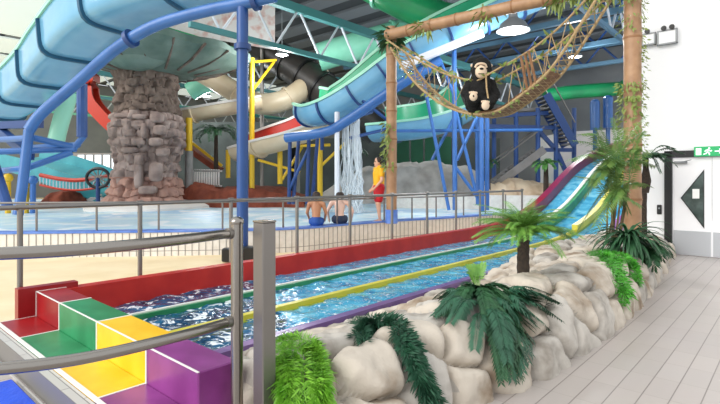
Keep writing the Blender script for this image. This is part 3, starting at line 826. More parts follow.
for (px, py, f) in ((470.3, 101.8, .54), (481.5, 110.6, .57)):
    mb = MB(); mb.ball(gp(px, py, f), (.085, .04, .095), 14, 10)
    for k in range(5): mb.ball(gp(px - 3 + 1.5 * k, py - 4.2 + abs(k - 1.5) * .3, f - .01), .026, 8, 6)
    mb.build('foot_sole', 'gorilla_skin', gor, angle=180)
mb = MB(); mb.tube([gp(484.5, 78, .34), gp(485, 92, .36), gp(485, 106, .52)], .018, 6); o = mb.build('rope_end', 'rope'); tag(o, 'short rope hanging down in front of the toy gorilla', 'rope')

# ================================================================ people
mat('skin', '#d9a88c', 0.55); mat('skin_tan', '#b98564', 0.55); mat('skin_pale', '#e3bfae', 0.55)
mat('hair_dark', '#2a1d16', 0.6); mat('shirt_yellow', '#f0b41c', 0.7, bump=.2, bscale=30); mat('shirt_red', '#c8221c', 0.7); mat('shorts_red', '#c01422', 0.7, bump=.2, bscale=30); mat('trunks_blue', '#1f4f9c', 0.7); mat('trunks_dark', '#23304a', 0.7)
def person(root_p, label, H, facing, pose, skin, clothes, hair):
    """pose: dict of joints in (forward, side, up) metres for a 1.75 m body"""
    k = H / 1.75; f = V((math.cos(facing), math.sin(facing), 0)); sdv = V((-f.y, f.x, 0)); R = V(root_p)
    J = {n: R + (f * a + sdv * b) * k + V((0, 0, c * k)) for n, (a, b, c) in pose.items()}
    t = thing('person', label, 'person', R)
    def cp(a, ra, b, rb): return (J[a], ra * k, J[b], rb * k)
    caps = [cp('pelvis', .125, 'waist', .115), cp('waist', .115, 'chest', .145), cp('chest', .14, 'neckb', .09), cp('neckb', .06, 'head', .055),
            (J['head'] + V((0, 0, .02 * k)), .085 * k, J['head'] + V((0, 0, .07 * k)), .092 * k), (J['head'] + f * .03 * k - V((0, 0, .03 * k)), .06 * k, J['head'] + f * .05 * k - V((0, 0, .045 * k)), .05 * k),
            (J['head'] + f * .095 * k + V((0, 0, .02 * k)), .018 * k, J['head'] + f * .108 * k + V((0, 0, .005 * k)), .018 * k)]
    for s, sg in (('l', 1), ('r', -1)):
        caps += [cp('neckb', .06, 'sh' + s, .065), cp('sh' + s, .062, 'el' + s, .045), cp('el' + s, .044, 'wr' + s, .028),
                 cp('pelvis', .10, 'hip' + s, .10), cp('hip' + s, .095, 'kn' + s, .06), cp('kn' + s, .058, 'an' + s, .036)]
        caps.append((J['head'] + sdv * sg * .088 * k + V((0, 0, .03 * k)), .018 * k, J['head'] + sdv * sg * .092 * k, .014 * k))
        a = J['an' + s]; caps.append((a - f * .03 * k - V((0, 0, .03 * k)), .036 * k, a + f * .16 * k - V((0, 0, .055 * k)), .028 * k))
        w = J['wr' + s]; d = (w - J['el' + s]).normalized(); pm = w + d * .06 * k; caps.append((w, .028 * k, pm, .036 * k))
        for q in range(4): caps.append((pm + f * (.024 * (q - 1.5)) * k + d * .02 * k, .0115 * k, pm + f * (.027 * (q - 1.5)) * k + d * (.085 - .008 * abs(q - 1)) * k + f * .012 * k, .0095 * k))
        caps.append((w + f * .03 * k + d * .02 * k, .013 * k, w + f * .065 * k + d * .065 * k, .010 * k))
    remeshed('body', caps, .013 * k, skin, t, org=None)
    hc = []
    for sg in (-1, 0, 1): hc.append((J['head'] - f * .03 * k + sdv * sg * .035 * k + V((0, 0, .06 * k)), .085 * k, J['head'] - f * .02 * k + sdv * sg * .03 * k + V((0, 0, .095 * k)), .085 * k))
    hc.append((J['head'] - f * .07 * k, .05 * k, J['head'] - f * .06 * k + V((0, 0, .06 * k)), .06 * k))
    remeshed('hair', hc, .014 * k, hair, t, smooth_it=2)
    mb = MB()
    for sg in (-1, 1): mb.ball(J['head'] + f * .085 * k + sdv * sg * .034 * k + V((0, 0, .045 * k)), .012 * k, 8, 6)
    mb.build('eyes', 'plastic_black', t, angle=180)
    for (nm, m, segs) in clothes: remeshed(nm, [(J[a].lerp(J[b], ta), ra * k, J[a].lerp(J[b], tb), rb * k) for (a, b, ta, tb, ra, rb) in segs], .014 * k, m, t, smooth_it=4)
    return t
stand = dict(pelvis=(0, 0, .95), waist=(0, 0, 1.08), chest=(.01, 0, 1.28), neckb=(0, 0, 1.45), head=(.03, 0, 1.57), shl=(0, .19, 1.41), shr=(0, -.19, 1.41), ell=(.02, .25, 1.12), elr=(-.02, -.24, 1.12),
             wrl=(.2, .22, .93), wrr=(.12, -.2, .9), hipl=(0, .09, .92), hipr=(0, -.09, .92), knl=(.05, .1, .5), knr=(0, -.1, .5), anl=(.02, .1, .08), anr=(-.06, -.1, .08))
lg = at(379, 222, 13.0); lg.z = .5
person((lg.x, lg.y, .5), 'lifeguard in a yellow shirt and red shorts standing beside the slim bamboo pole', 1.74, PI + .35, stand, 'skin',
       [('shirt', 'shirt_yellow', [('pelvis', 'chest', .2, 1, .15, .168), ('chest', 'neckb', 0, .7, .16, .11), ('neckb', 'shl', .2, 1, .085, .09), ('neckb', 'shr', .2, 1, .085, .09), ('shr', 'elr', 0, .5, .088, .08), ('shl', 'ell', 0, .5, .088, .08)]),
        ('shirt_back', 'shirt_red', [('pelvis', 'chest', .3, 1, .12, .14)]),
        ('shorts', 'shorts_red', [('pelvis', 'waist', -.2, .4, .152, .15), ('hipl', 'knl', 0, .72, .125, .105), ('hipr', 'knr', 0, .72, .125, .105)])], 'hair_dark')
sit = dict(stand); sit.update(pelvis=(0, 0, .12), waist=(.0, 0, .26), chest=(.03, 0, .46), neckb=(.04, 0, .63), head=(.09, 0, .75), shl=(.03, .19, .59), shr=(.03, -.19, .59), ell=(.1, .26, .34), elr=(.1, -.26, .34),
           wrl=(.25, .22, .16), wrr=(.25, -.22, .16), hipl=(.05, .1, .1), hipr=(.05, -.1, .1), knl=(.45, .12, .1), knr=(.45, -.12, .1), anl=(.5, .12, -.3), anr=(.5, -.12, -.3))
def onrim(px):
    q = min(mid, key=lambda p: abs(p.x / p.y * F + CX - px)); return (q.x, q.y + .05, .55)
person(onrim(315.5), 'child in blue trunks sitting on the pool rim with the back to us', 1.5, PI / 2, sit, 'skin_tan', [('trunks', 'trunks_blue', [('pelvis', 'waist', -.2, .4, .145, .13), ('hipl', 'knl', 0, .7, .118, .10), ('hipr', 'knr', 0, .7, .118, .10)])], 'hair_dark')
bend = dict(sit); bend.update(chest=(.1, 0, .42), neckb=(.2, 0, .55), head=(.3, 0, .62), shl=(.16, .21, .52), shr=(.16, -.21, .52), ell=(.2, .33, .3), elr=(.2, -.33, .3), wrl=(.32, .3, .1), wrr=(.32, -.3, .1))
person(onrim(340), 'pale bather leaning forward while sitting on the pool rim', 1.68, PI / 2, bend, 'skin_pale', [('trunks', 'trunks_dark', [('pelvis', 'waist', -.2, .2, .145, .13), ('hipl', 'knl', 0, .7, .118, .10), ('hipr', 'knr', 0, .7, .118, .10)])], 'hair_dark')

# ================================================================ plants of the rock edging
rng = random.Random(21)
def rockpt(px, py, lift=0.0):
    """point of the rock surface seen at a pixel"""
    o = V((0, 0, EYE)); d = (at(px, py, 1) - o).normalized(); h = ROCKBVH.ray_cast(o, d)
    if h[0] is not None: return h[0]
    n = ROCKBVH.find_nearest(at(px, py, 4.0)); return n[0]
def toward(p, a): return p + (V((0, 0, EYE)) - p).normalized() * a
# fern palm
fb = on(524, 281, .52)
t = thing('fern_palm', 'small bright green fern palm with a dark trunk standing on the rocks', 'palm', fb)
mb = MB(); tp = fb + V((.0, 0, .50)); P = spline([fb - V((0, 0, .12)), fb + V((-.01, 0, .2)), tp], 6); mb.tube(P, [.068 - .012 * i / len(P) + .006 * (i % 2) for i in range(len(P))], 14); mb.build('trunk', 'trunk_dark', t)
mb = MB()
for i in range(70):
    az = i * 2.399; e0 = rng.uniform(.35, 1.3); L = rng.uniform(.46, .66)
    frond(mb, arc(tp, az, L, e0, e0 - rng.uniform(.9, 1.5), 6), 44, .10, .009, .005, start=.06, rng=rng, droop=.35)
mb.build('fronds', 'fern_bright', t)
# bright tuft at the near end
def hanging(name, label, m, strands, ll, lw, spread, n, cat='plant', down=.6):
    t0 = thing(name, label, cat, strands[0][0])
    mb = MB()
    for s in strands: garland(mb, s, n, ll, lw, spread, rng, down=down)
    mb.build('foliage', m, t0); return t0
def px_strand(pts, lift=.07): return [toward(rockpt(a, b), lift) for a, b in pts]
S_ = []
for i in range(17):
    x = 284 + 42 * rng.random(); S_.append(px_strand([(300 + (x - 305) * .5, 345 + rng.uniform(-5, 6)), (302 + (x - 305) * .9, 358), (x + rng.uniform(-3, 3), 380), (x + rng.uniform(-4, 4), 412 + rng.uniform(-14, 10))], .06))
for i in range(6): S_.append(px_strand([(318, 350), (300 - i * 4, 338 + rng.uniform(-3, 4)), (284 - i * 2, 345 + 5 * i), (279, 360 + 6 * i)], .05))
hanging('hanging_fern', 'lime green feathery plant hanging over the rocks beside the square post', 'grass_lime', S_, .085, .010, .02, 260)
S_ = []
for i in range(9): S_.append(px_strand([(352 + rng.uniform(-3, 3), 322 + rng.uniform(-2, 2)), (372, 322 + rng.uniform(-4, 4)), (393 + rng.uniform(-5, 5), 322 + rng.uniform(-3, 4)), (404 + rng.uniform(-8, 8), 336), (413 + rng.uniform(-8, 8), 352), (423 + rng.uniform(-8, 8), 376), (433 + rng.uniform(-9, 9), 402 + rng.uniform(-5, 12))], .06))
for i in range(4): S_.append(px_strand([(372, 323), (362 + rng.uniform(-4, 4), 328), (360 + rng.uniform(-6, 6), 340 + rng.uniform(-4, 4))], .05))
hanging('hanging_fern', 'dark green trailing plant draped down the rocks in one narrow strand', 'fern_blue', S_, .075, .012, .02, 330)
# big dark fern
c0 = toward(rockpt(478, 296), .1)
t = thing('trailing_fern', 'large dark green fern sprawling over the rocks in front of the fern palm', 'fern', c0)
mb = MB()
ENDS = [(rng.uniform(430, 452), rng.uniform(292, 318)) for i in range(10)] + [(rng.uniform(535, 552), rng.uniform(296, 318)) for i in range(7)] + [(rng.uniform(486, 540), rng.uniform(308, 335)) for i in range(20)] + [(rng.uniform(492, 530), rng.uniform(330, 360)) for i in range(18)] + [(rng.uniform(500, 527), rng.uniform(355, 384)) for i in range(18)]
for (tx, ty) in ENDS:
    e = toward(rockpt(tx, ty), .07); m_ = c0.lerp(e, .5) + V((0, 0, .10 + .05 * rng.random())); q = c0.lerp(e, .25) + V((0, 0, .12)); q2 = toward(rockpt(tx * .7 + 490 * .3, ty * .7 + 300 * .3), .10)
    frond(mb, [c0 + V((rng.uniform(-.05, .05), 0, 0)), q, m_.lerp(q2, .6), e], 30, .085, .018, .006, start=.05, sweepf=1.1, rng=rng)
mb.build('fronds', 'fern_dark', t)
mb = MB()
for i in range(40):
    tx, ty = rng.choice([(rng.uniform(428, 462), rng.uniform(292, 322)), (rng.uniform(515, 556), rng.uniform(292, 330)), (rng.uniform(480, 545), rng.uniform(296, 345)), (rng.uniform(496, 528), rng.uniform(335, 386))])
    s0 = c0.lerp(toward(rockpt(tx, ty), .08), rng.uniform(0, .45)); e = toward(rockpt(tx + rng.uniform(-12, 12), ty + rng.uniform(-4, 8)), .10)
    frond(mb, [s0, s0.lerp(e, .5) + V((0, -.03, .09)), e], 26, .095, .02, .006, start=.05, sweepf=.7, rng=rng, droop=.5)
mb.build('side_fronds', 'fern_blue', t)
mb = MB()
for i in range(7):
    e = at(476 + rng.uniform(-10, 14), 262 + rng.uniform(0, 14), c0.y + .1); frond(mb, [c0, c0.lerp(e, .6) + V((0, 0, .04)), e], 16, .06, .014, .004, start=.3, rng=rng)
mb.build('young_shoots', 'fern_bright', t)
# moss plant
S_ = []
for i in range(26):
    x0 = rng.uniform(586, 612); S_.append(px_strand([(x0, 250 + rng.uniform(-2, 8)), (x0 + 8, 256 + rng.uniform(-3, 5)), (612 + rng.uniform(-8, 8), 262 + rng.uniform(-4, 4)), (618 + rng.uniform(-6, 8), 278 + rng.uniform(-4, 4)), (626 + rng.uniform(-7, 7), 296 + rng.uniform(-4, 12))][: (5 if i % 2 else 3)], .07))
for i in range(8): S_.append(px_strand([(612, 254), (626 + rng.uniform(-3, 3), 258), (634 + rng.uniform(-3, 3), 268 + rng.uniform(-3, 3)), (638, 282)], .07))
hanging('creeping_moss', 'fresh green creeping plant spilling down the rocks under the tall palm', 'moss_green', S_, .085, .018, .02, 130)
mat('palm_green', '#4c7a34', 0.5, col2='#748c48', scale=5)
mat('stem_brown', '#6a5a3a', .7)
# tall palm beside the thick pole
tb = on(611, 252, .42)
t = thing('tall_palm', 'tall slender palm with arching fronds in front of the thicker bamboo pole', 'palm', tb)
mb = MB(); st = []
for i in range(8):
    a = tb + V((rng.uniform(-.12, .14), rng.uniform(-.1, .1), -.1)); b = a + V((rng.uniform(-.1, .2), 0, rng.uniform(.7, 1.3))); mb.tube([a, a.lerp(b, .5), b], [.022, .018, .013], 8); st.append(b)
mb.build('stems', 'stem_brown', t)
mb = MB()
for i, (tx, ty, up) in enumerate(((572, 140, .5), (580, 134, .6), (590, 150, .5), (585, 196, .35), (578, 230, .3), (598, 128, .6), (612, 118, .5), (645, 116, .55), (642, 132, .5), (655, 166, .4), (648, 186, .3), (600, 172, .4), (618, 150, .5), (630, 140, .6), (605, 210, .3), (640, 205, .3), (596, 226, .25), (570, 160, .45), (650, 150, .4), (622, 170, .4), (610, 190, .35), (632, 180, .35), (600, 140, .5), (625, 128, .55), (638, 150, .5), (592, 185, .35), (618, 205, .3), (628, 212, .3), (606, 165, .45), (576, 176, .4))):
    b = st[i % 8]; d = tb.y + rng.uniform(-.7, .4); e = at(tx, ty, d); m_ = b.lerp(e, .55) + V((0, 0, up * .6)); frond(mb, [b, b.lerp(m_, .5) + V((0, 0, .12)), m_, e], 30, .2, .024, .008, start=.2, rng=rng, droop=.5)
mb.build('fronds', 'palm_green', t)
# drooping dark plant behind
db = toward(rockpt(628, 254), -.1) + V((0, 0, .18))
t = thing('drooping_plant', 'dark green plant with long drooping leaves over the far end of the rocks', 'plant', db)
mb = MB()
for i in range(150):
    az = rng.uniform(0, 2 * PI); e0 = rng.uniform(.3, 1.35); L = rng.uniform(.4, .72); P = arc(db, az, L, e0, e0 - rng.uniform(1.6, 2.4), 9); w = rng.uniform(.035, .06)
    vs = []; fs = []
    for j, p in enumerate(P):
        tg = (P[min(j + 1, len(P) - 1)] - P[max(j - 1, 0)]); sdv = tg.cross(V((0, 0, 1))); sdv = sdv.normalized() if sdv.length > 1e-4 else V((1, 0, 0)); ww = w * math.sin(PI * (.12 + .86 * j / (len(P) - 1))) * .5
        vs += [p - sdv * ww, p + V((0, 0, -.006)), p + sdv * ww]
    for j in range(len(P) - 1): a = j * 3; fs += [(a, a + 1, a + 4, a + 3), (a + 1, a + 2, a + 5, a + 4)]
    mb.add(vs, fs)
mb.build('leaves', 'fern_dark', t)
for (px, py, top, n, L, label) in ((644, 262, 236, 26, .5, 'low dark palm at the foot of the white wall'),):
    q = toward(rockpt(px, py), 0); h = (py - top) / F * q.y
    t = thing('dwarf_palm', label, 'palm', q); mb = MB(); mb.tube([q - V((0, 0, .3)), q + V((0, 0, h * .5))], .05, 10); mb.build('trunk', 'trunk_dark', t); mb = MB()
    for i in range(n): e0 = rng.uniform(.1, 1.2); frond(mb, arc(q + V((0, 0, h * .5)), i * 2.399, L * rng.uniform(.6, 1), e0, e0 - 1.9, 6), 18, .15, .03, .007, rng=rng)
    mb.build('fronds', 'fern_dark', t)
q = on(646, 258, .3); q = at(645, 250, 10.1); tq = at(646, 158, 10.1)
t = thing('slim_palm', 'slim palm with a dark fibrous trunk growing against the white wall', 'palm', (q.x, q.y, 0))
mb = MB(); mb.tube(spline([(q.x, q.y, 0), q.lerp(tq, .5) + V((-.03, 0, 0)), tq], 8), [.05 + .004 * (i % 2) for i in range(17)], 10)
mb.tube([q.lerp(tq, .62), q.lerp(tq, .75), q.lerp(tq, .9)], [.06, .10, .05], 10); mb.build('trunk', 'trunk_dark', t)
mb = MB()
for i in range(13): az = i * 2.399; e0 = rng.uniform(.2, .9); frond(mb, arc(tq, az, rng.uniform(.35, .6), e0, e0 - rng.uniform(.9, 1.6), 6), 18, .15, .035, .008, start=.1, rng=rng, droop=.4)
for (tx, ty) in ((683, 153), (674, 148), (668, 166), (660, 172)): e = at(tx, ty, 9.9); frond(mb, [tq, tq.lerp(e, .5) + V((0, 0, .15)), e], 18, .16, .035, .008, start=.1, rng=rng, droop=.4)
mb.build('fronds', 'fern_dark', t)
# ================================================================ the hall behind
rng = random.Random(33)
mat('steel_blue', '#27508f', 0.35, col2='#214680', scale=2)
mat('steel_navy', '#1f4078', 0.4)
mat('pipe_blue', '#3a6cae', 0.3, col2='#3262a2', scale=2)
mat('flume_blue', '#68a4c6', 0.22, col2='#7ab2d0', scale=1.0, coat=.3)
mat('flume_seam', '#1d5370', 0.5)
mat('flume_green', '#1f9a6c', 0.25, col2='#2fae80', scale=1.0)
mat('rim_mint', '#9fdcc0', 0.35)
mat('tube_mint', '#7fdcb8', 0.25, col2='#9be6c8', scale=.8)
mat('tube_green', '#1f9c5e', 0.3, col2='#178250', scale=.8)
mat('tube_black', '#23211f', 0.4, col2='#35312d', scale=1.5)
mat('flume_beige', '#c9b596', 0.4, col2='#d6c6aa', scale=1.0)
mat('flume_red', '#b03026', 0.35)
mat('slide_red', '#d0402a', 0.35)
mat('steel_yellow', '#d8b022', 0.4)
mat('steel_white', '#dfe3ea', 0.4)
mat('concrete', '#8c8986', 0.8, col2='#7c7976', scale=3)
mat('totem_stone', '#7f6d66', 0.9, col2='#a5928a', scale=2.2, bump=.8, bscale=8)
mat('totem_base', '#b58c7c', 0.9, col2='#94746a', scale=2.2, bump=.8, bscale=8)
mat('totem_dark', '#5c4d45', 0.95, col2='#7a6a60', scale=3, bump=.7, bscale=8)
mat('canopy_green', '#587066', 0.6, col2='#76897f', scale=1.2, bump=.3, bscale=6)
mat('rust_rock', '#8a4630', 0.95, col2='#6e3424', scale=3, bump=.8, bscale=10)
mat('pale_rock', '#c9c3bc', 0.9, col2='#a39c95', scale=1.5, bump=.8, bscale=5)
mat('cream_rock', '#dcc8ac', 0.9, col2='#c4aa8c', scale=2, bump=.6, bscale=6)
mat('teal', '#2f8a96', 0.35, col2='#46a2aa', scale=1)
mat('back_wall', '#9a9c9e', 0.8, col2='#86898c', scale=.4)
mat('back_dark', '#434945', 0.8, col2='#2c312e', scale=.6)
mat('panel_green', '#2a7050', 0.6, col2='#205c40', scale=.6)
mat('roof_grey', '#7c8186', 0.6)
mat('roof_slate', '#45494d', 0.7)
mat('roof_beam', '#5f86a0', 0.45)
mat('roof_beam_green', '#4f8f90', 0.45)
mat('skylight', '#dfe8e2', 0.4, emit=.5)
mat('daylight_pane', '#dfeaf4', 0.3, emit=1.1)
mat('lamp_glow', '#f4f8ff', 0.3, emit=28)
mat('mural_white', '#f0ece8', 0.5, col2='#d9a79a', scale=1.6, contrast=(.50, .68))
mat('building_white', '#dcd6d0', 0.7)
mat('splash_white', '#e6eef2', 0.2, alpha=.4)
def px_tube(name, label, cat, pts, r, m, seg=14, group=None, n=6, parent=None, caps=True):
    P = spline([at(*p) for p in pts], n); mb = MB(); mb.tube(P, r, seg, caps=caps); o = mb.build(name, m, parent)
    if parent is None: tag(o, label, cat, group)
    return o, P

# roof and far walls (pool axes)
mb = MB()
vs, fs = [], []
for i in range(121):
    x = -52 + 52 * i / 120
    pass
for j in range(28): mb.pbox(-52, 0, 6 + j * 1.15, 7.15 + j * 1.15, 11 + (.14 if j % 2 else 0), 11.2, j % 2)
struct('ceiling', mb, ['roof_grey', 'roof_slate'], 'grey ribbed roof of the hall', 'ceiling', angle=10)
for k, (x0, x1, y0) in enumerate(((-50, -44, 6.5), (-43, -38.5, 6.5), (-37.5, -28, 6.3))):
    mb = MB()
    for j in range(5 if k < 2 else 1): mb.pbox(x0, x1, y0 + j * 6.2, y0 + 5.4 + j * 6.2, 10.86, 10.95)
    struct('window_%d' % (k + 1), mb, 'skylight', 'translucent daylight strip in the roof', 'skylight')
mb = MB(); mb.pbox(-52, 2, 38, 38.4, 0, 11.1); struct('wall_back', mb, 'back_wall', 'grey far wall of the hall', 'wall')
mb = MB(); mb.pbox(-52.4, -52, -6, 38.4, 0, 11.1); struct('wall_left', mb, 'back_wall', 'grey side wall of the hall far to the left', 'wall')
# trusses along the hall
def truss(label, x, y0, y1, z0, z1, m):
    t = thing('roof_truss', label, 'roof truss', pw(x, (y0 + y1) / 2, z0), 'roof trusses')
    mb = MB(); mb.bar(pw(x, y0, z1), pw(x, y1, z1), .28, .32); mb.build('top_chord', m, t)
    mb = MB(); mb.bar(pw(x, y0, z0), pw(x, y1, z0), .16, .18); mb.build('bottom_chord', m, t)
    n = int((y1 - y0) / 2.2); mb = MB()
    for i in range(n):
        a = y0 + (y1 - y0) * i / n; b = y0 + (y1 - y0) * (i + .5) / n; c = y0 + (y1 - y0) * (i + 1) / n
        mb.tube([pw(x, a, z1), pw(x, b, z0)], .05, 6); mb.tube([pw(x, b, z0), pw(x, c, z1)], .05, 6)
    mb.build('web', 'steel_white', t)
truss('blue green roof truss running over the central flume with white zigzag struts', -14.5, 8, 37.8, 6.6, 8.25, 'roof_beam_green')
truss('roof truss second in line, behind the black tube slide', -24, 8, 37.8, 7.0, 8.6, 'roof_beam_green')
truss('roof truss third in line, above the totem pillar', -34, 8, 37.8, 7.0, 8.6, 'roof_beam_green')
truss('roof truss over the far left of the hall', -44, 6, 37.8, 7.0, 8.6, 'tube_mint')
truss('blue roof truss nearest the thick bamboo pole', -6.0, 17, 37.8, 8.0, 9.6, 'roof_beam')
for i, (y, z, lab) in enumerate(((23, 8.9, 'nearest blue cross beam under the roof, right of the pendant lamp'), (27.5, 8.8, 'middle blue cross beam under the roof'), (32, 8.7, 'farthest blue cross beam under the roof'))):
    t = thing('cross_beam', lab, 'roof beam', pw(-12, y, z), 'roof cross beams')
    mb = MB(); mb.bar(pw(-22, y, z), pw(-2, y, z), .2, .25); mb.bar(pw(-22, y, z + 1.1), pw(-2, y, z + 1.1), .2, .25); mb.build('chord', 'roof_beam', t)
    mb = MB()
    for k in range(10): mb.tube([pw(-22 + 2 * k, y, z), pw(-21 + 2 * k, y, z + 1.1)], .06, 6); mb.tube([pw(-21 + 2 * k, y, z + 1.1), pw(-20 + 2 * k, y, z)], .06, 6)
    mb.build('web', 'steel_blue', t)
# lamps
def bay_lamp(px, py, d, r, label, zt=10.9):
    p = at(px, py, d); t = thing('pendant_lamp', label, 'lamp', p, 'hall lamps')
    mb = MB(); mb.lathe([(r, 0), (r * .96, .08 * r), (r * .75, .45 * r), (r * .3, .8 * r), (r * .22, 1.2 * r), (.01, 1.25 * r)], p, 24); mb.build('lamp_shade', 'lamp_grey', t)
    mb = MB(); mb.lathe([(.01, -.04), (r * .62, -.03), (r * .7, .0), (.01, .01)], p, 20); mb.build('bulb', 'lamp_glow', t)
    ld = bpy.data.lights.new('lamp_light', 'POINT'); ld.energy = 380; ld.shadow_soft_size = .35; ld.color = (.95, .98, 1.0); lo = bpy.data.objects.new('lamp_light', ld); C.objects.link(lo); lo.parent = t; lo.location = (0, 0, -.5)
    mb = MB(); mb.tube([p + V((0, 0, 1.1 * r)), V((p.x, p.y, zt))], .02, 6); mb.build('rod', 'lamp_grey', t)
bay_lamp(513, 31, 15, .5, 'large bright pendant lamp above the toy gorilla')
bay_lamp(282, 55, 20, .26, 'small bright lamp on the truss in front of the black tube slide')
bay_lamp(575, 57, 26, .36, 'small bright lamp to the left of the thick bamboo pole')
bay_lamp(420, 84, 28, .3, 'added fill lamp under roof behind the slim bamboo pole, right of the green lined flume')  # invented lamp, added to brighten the inside of the hall
bay_lamp(206, 96, 29, .3, 'added fill lamp under the roof between the totem pillar and the blue column')  # another made-up lamp, put in as fill light for the hall

# ---------------------------------------------------------------- blue column, arm and big blue flume
bc = V(((242.5 - CX) / F * 9.9, 9.9, 0))
col_ = thing('steel_column', 'tall blue steel column with dark rubber pads, on the sand coloured floor', 'column', bc)
mb = MB(); mb.tube([bc, bc + V((0, 0, 5.1))], .115, 20); mb.build('shaft', 'steel_blue', col_)
mb = MB(); mb.rbox(bc + V((-.12, -.25, .15)), (.42, .2, .26), .02); mb.rbox(bc + V((.17, -.16, .17)), (.3, .3, .26), .02); mb.rbox(bc + V((0, .15, .13)), (.6, .25, .24), .02); mb.build('rubber_pad', 'plastic_black', col_)
mb = MB(); mb.tube([bc + V((0, 0, 4.25)), bc + V((0, 0, 4.36))], .17, 20); mb.build('collar', 'steel_navy', col_)
for dx in (.32, .36): 
    pass
top = bc + V((0, 0, 5.0))
AP = [at(18, 215, 11.2), at(22, 190, 11.3), at(29, 130, 11.4), at(42, 113, 11.4), at(80, 80, 11.1), at(108, 55, 10.8), at(135, 36, 10.5), at(165, 22, 10.3), at(210, 10, 10.05), at(241, 4, 9.9), at(275, -4, 9.7)]
arm = thing('pipe_arm', 'long curved blue pipe arm carrying the big blue flume', 'pipe', AP[0])
mb = MB(); mb.tube(AP[:3], .11, 14); P = spline(AP[2:], 8); mb.tube(P, .125, 16); mb.build('pipe', 'pipe_blue', arm)
for f in (.48, .93):
    q = samp(P, f); d = (samp(P, f + .01) - q).normalized(); mb = MB(); mb.tube([q - d * .05, q + d * .05], .2, 18); mb.build('flange', 'steel_navy', arm)

sq, dp = 2.0, 1.0
def uprof(r, hf, hn, n=18, th=.0):
    """U section, from the far rim (-) over the bottom to the near rim (+)"""
    out = [(-r - th, hf)] if hf > 0 else []
    for i in range(n + 1):
        a = PI + PI * i / n; c, s_ = math.cos(a), math.sin(a); k = (abs(c) ** sq + abs(s_) ** sq) ** (-1 / sq); out.append(((r + th) * k * c, (r * dp + th) * k * s_))
    if hn > 0: out.append((r + th, hn))
    return out
def flume(name, label, pts, r, hf, hn, seg_len, outer, inner, rimm, seam, bank=0.0, n=8, group=None):
    P = resample(spline(pts, n), .25); fr = frames_of(P)
    if bank:
        fr = [((s * math.cos(bank) + u * math.sin(bank)), (u * math.cos(bank) - s * math.sin(bank))) for s, u in fr]
    t = thing(name, label, 'water slide', P[0])
    po = uprof(r, hf, hn, th=.05); pi_ = uprof(r, hf, hn)
    mb = MB(); mb.sweep(po + uprof(r, hf, hn, th=.025)[::-1], P, fr); mb.build('trough', outer, t)
    mb = MB(); mb.sweep(uprof(r, hf, hn, th=.022)[:] + pi_[::-1], P, fr); mb.build('lining', inner, t)
    mb = MB()
    for sg, h in ((-1, hf), (1, hn)):
        mb.sweep([(sg * (r - .03), h - .04), (sg * (r + .10), h - .04), (sg * (r + .10), h + .06), (sg * (r - .03), h + .06)], P, fr)
    mb.build('rim', rimm, t)
    step_ = max(1, int(seg_len / .25)); pr = uprof(r, hf - .05, hn - .05, th=.13) + uprof(r, hf - .05, hn - .05, th=.04)[::-1]
    for i in range(step_ // 2, len(P) - 1, step_):
        a, b = P[i], P[i + 1]; d = (b - a).normalized(); mb = MB(); mb.sweep(pr, [a - d * .035, a + d * .035], [fr[i], fr[i]]); mb.build('flange', seam, t)
    return t, P
sq, dp = 4.5, .75
fl, FP = flume('water_flume', 'big light blue open flume sweeping overhead at the upper left', [at(-150, 160, 21), at(-40, 122, 18), at(10, 98, 16), at(42, 74, 14.3), at(64, 48, 13), at(100, 12, 11.7), at(168, -14, 10.9), at(260, -34, 10.6)], .64, .45, .45, 2.0, 'flume_blue', 'flume_green', 'rim_mint', 'flume_seam')
sq, dp = 2.0, 1.0
# steelwork under it
st_ = thing('support_frame', 'blue steel support frame with angled legs under the big blue flume at the far left', 'steel frame', at(20, 200, 12))
def bars(parent, segs, m, name, r=None, w=None):
    for (a, b) in segs:
        mb = MB()
        if r: mb.tube([at(*a), at(*b)], r, 10)
        else: mb.bar(at(*a), at(*b), w, w)
        mb.build(name, m, parent)
bars(st_, [((82, 84, 12), (82, 137, 12)), ((-6, 165, 12), (8, 208, 12))], 'steel_blue', 'post', r=.12)
bars(st_, [((84, 136, 12), (74, 148, 12)), ((74, 147, 12), (25, 136, 11.6)), ((76, 149, 12), (-10, 152, 11.8)), ((72, 152, 12), (27, 168, 11.6)), ((78, 145, 12), (20, 148, 14)), ((-10, 140, 13), (30, 138, 11.6)), ((27, 168, 11.6), (-10, 172, 13))], 'pipe_blue', 'brace', r=.075)
bars(st_, [((-10, 126, 14), (40, 124, 13)), ((0, 130, 14), (30, 156, 12))], 'steel_navy', 'beam', w=.2)
o, _ = px_tube('pillar_pipe', 'pale green sloping pipe behind the blue support frame', 'pipe', [(70, 92, 17), (60, 125, 17), (54, 150, 17)], .27, 'rim_mint')
mb = MB(); P = [at(90, 70, 22), at(91, 98, 22), at(104, 116, 22), at(122, 132, 22), at(140, 144, 22)]; P = spline(P, 5)
mb.sweep([(-.3, -.3), (.3, -.3), (.34, .25), (.26, .25), (.22, -.2), (-.22, -.2), (-.26, .25), (-.34, .25)], P, closed=True); o = mb.build('red_slide', 'slide_red'); tag(o, 'small bright red slide to the left of the totem pillar', 'water slide')

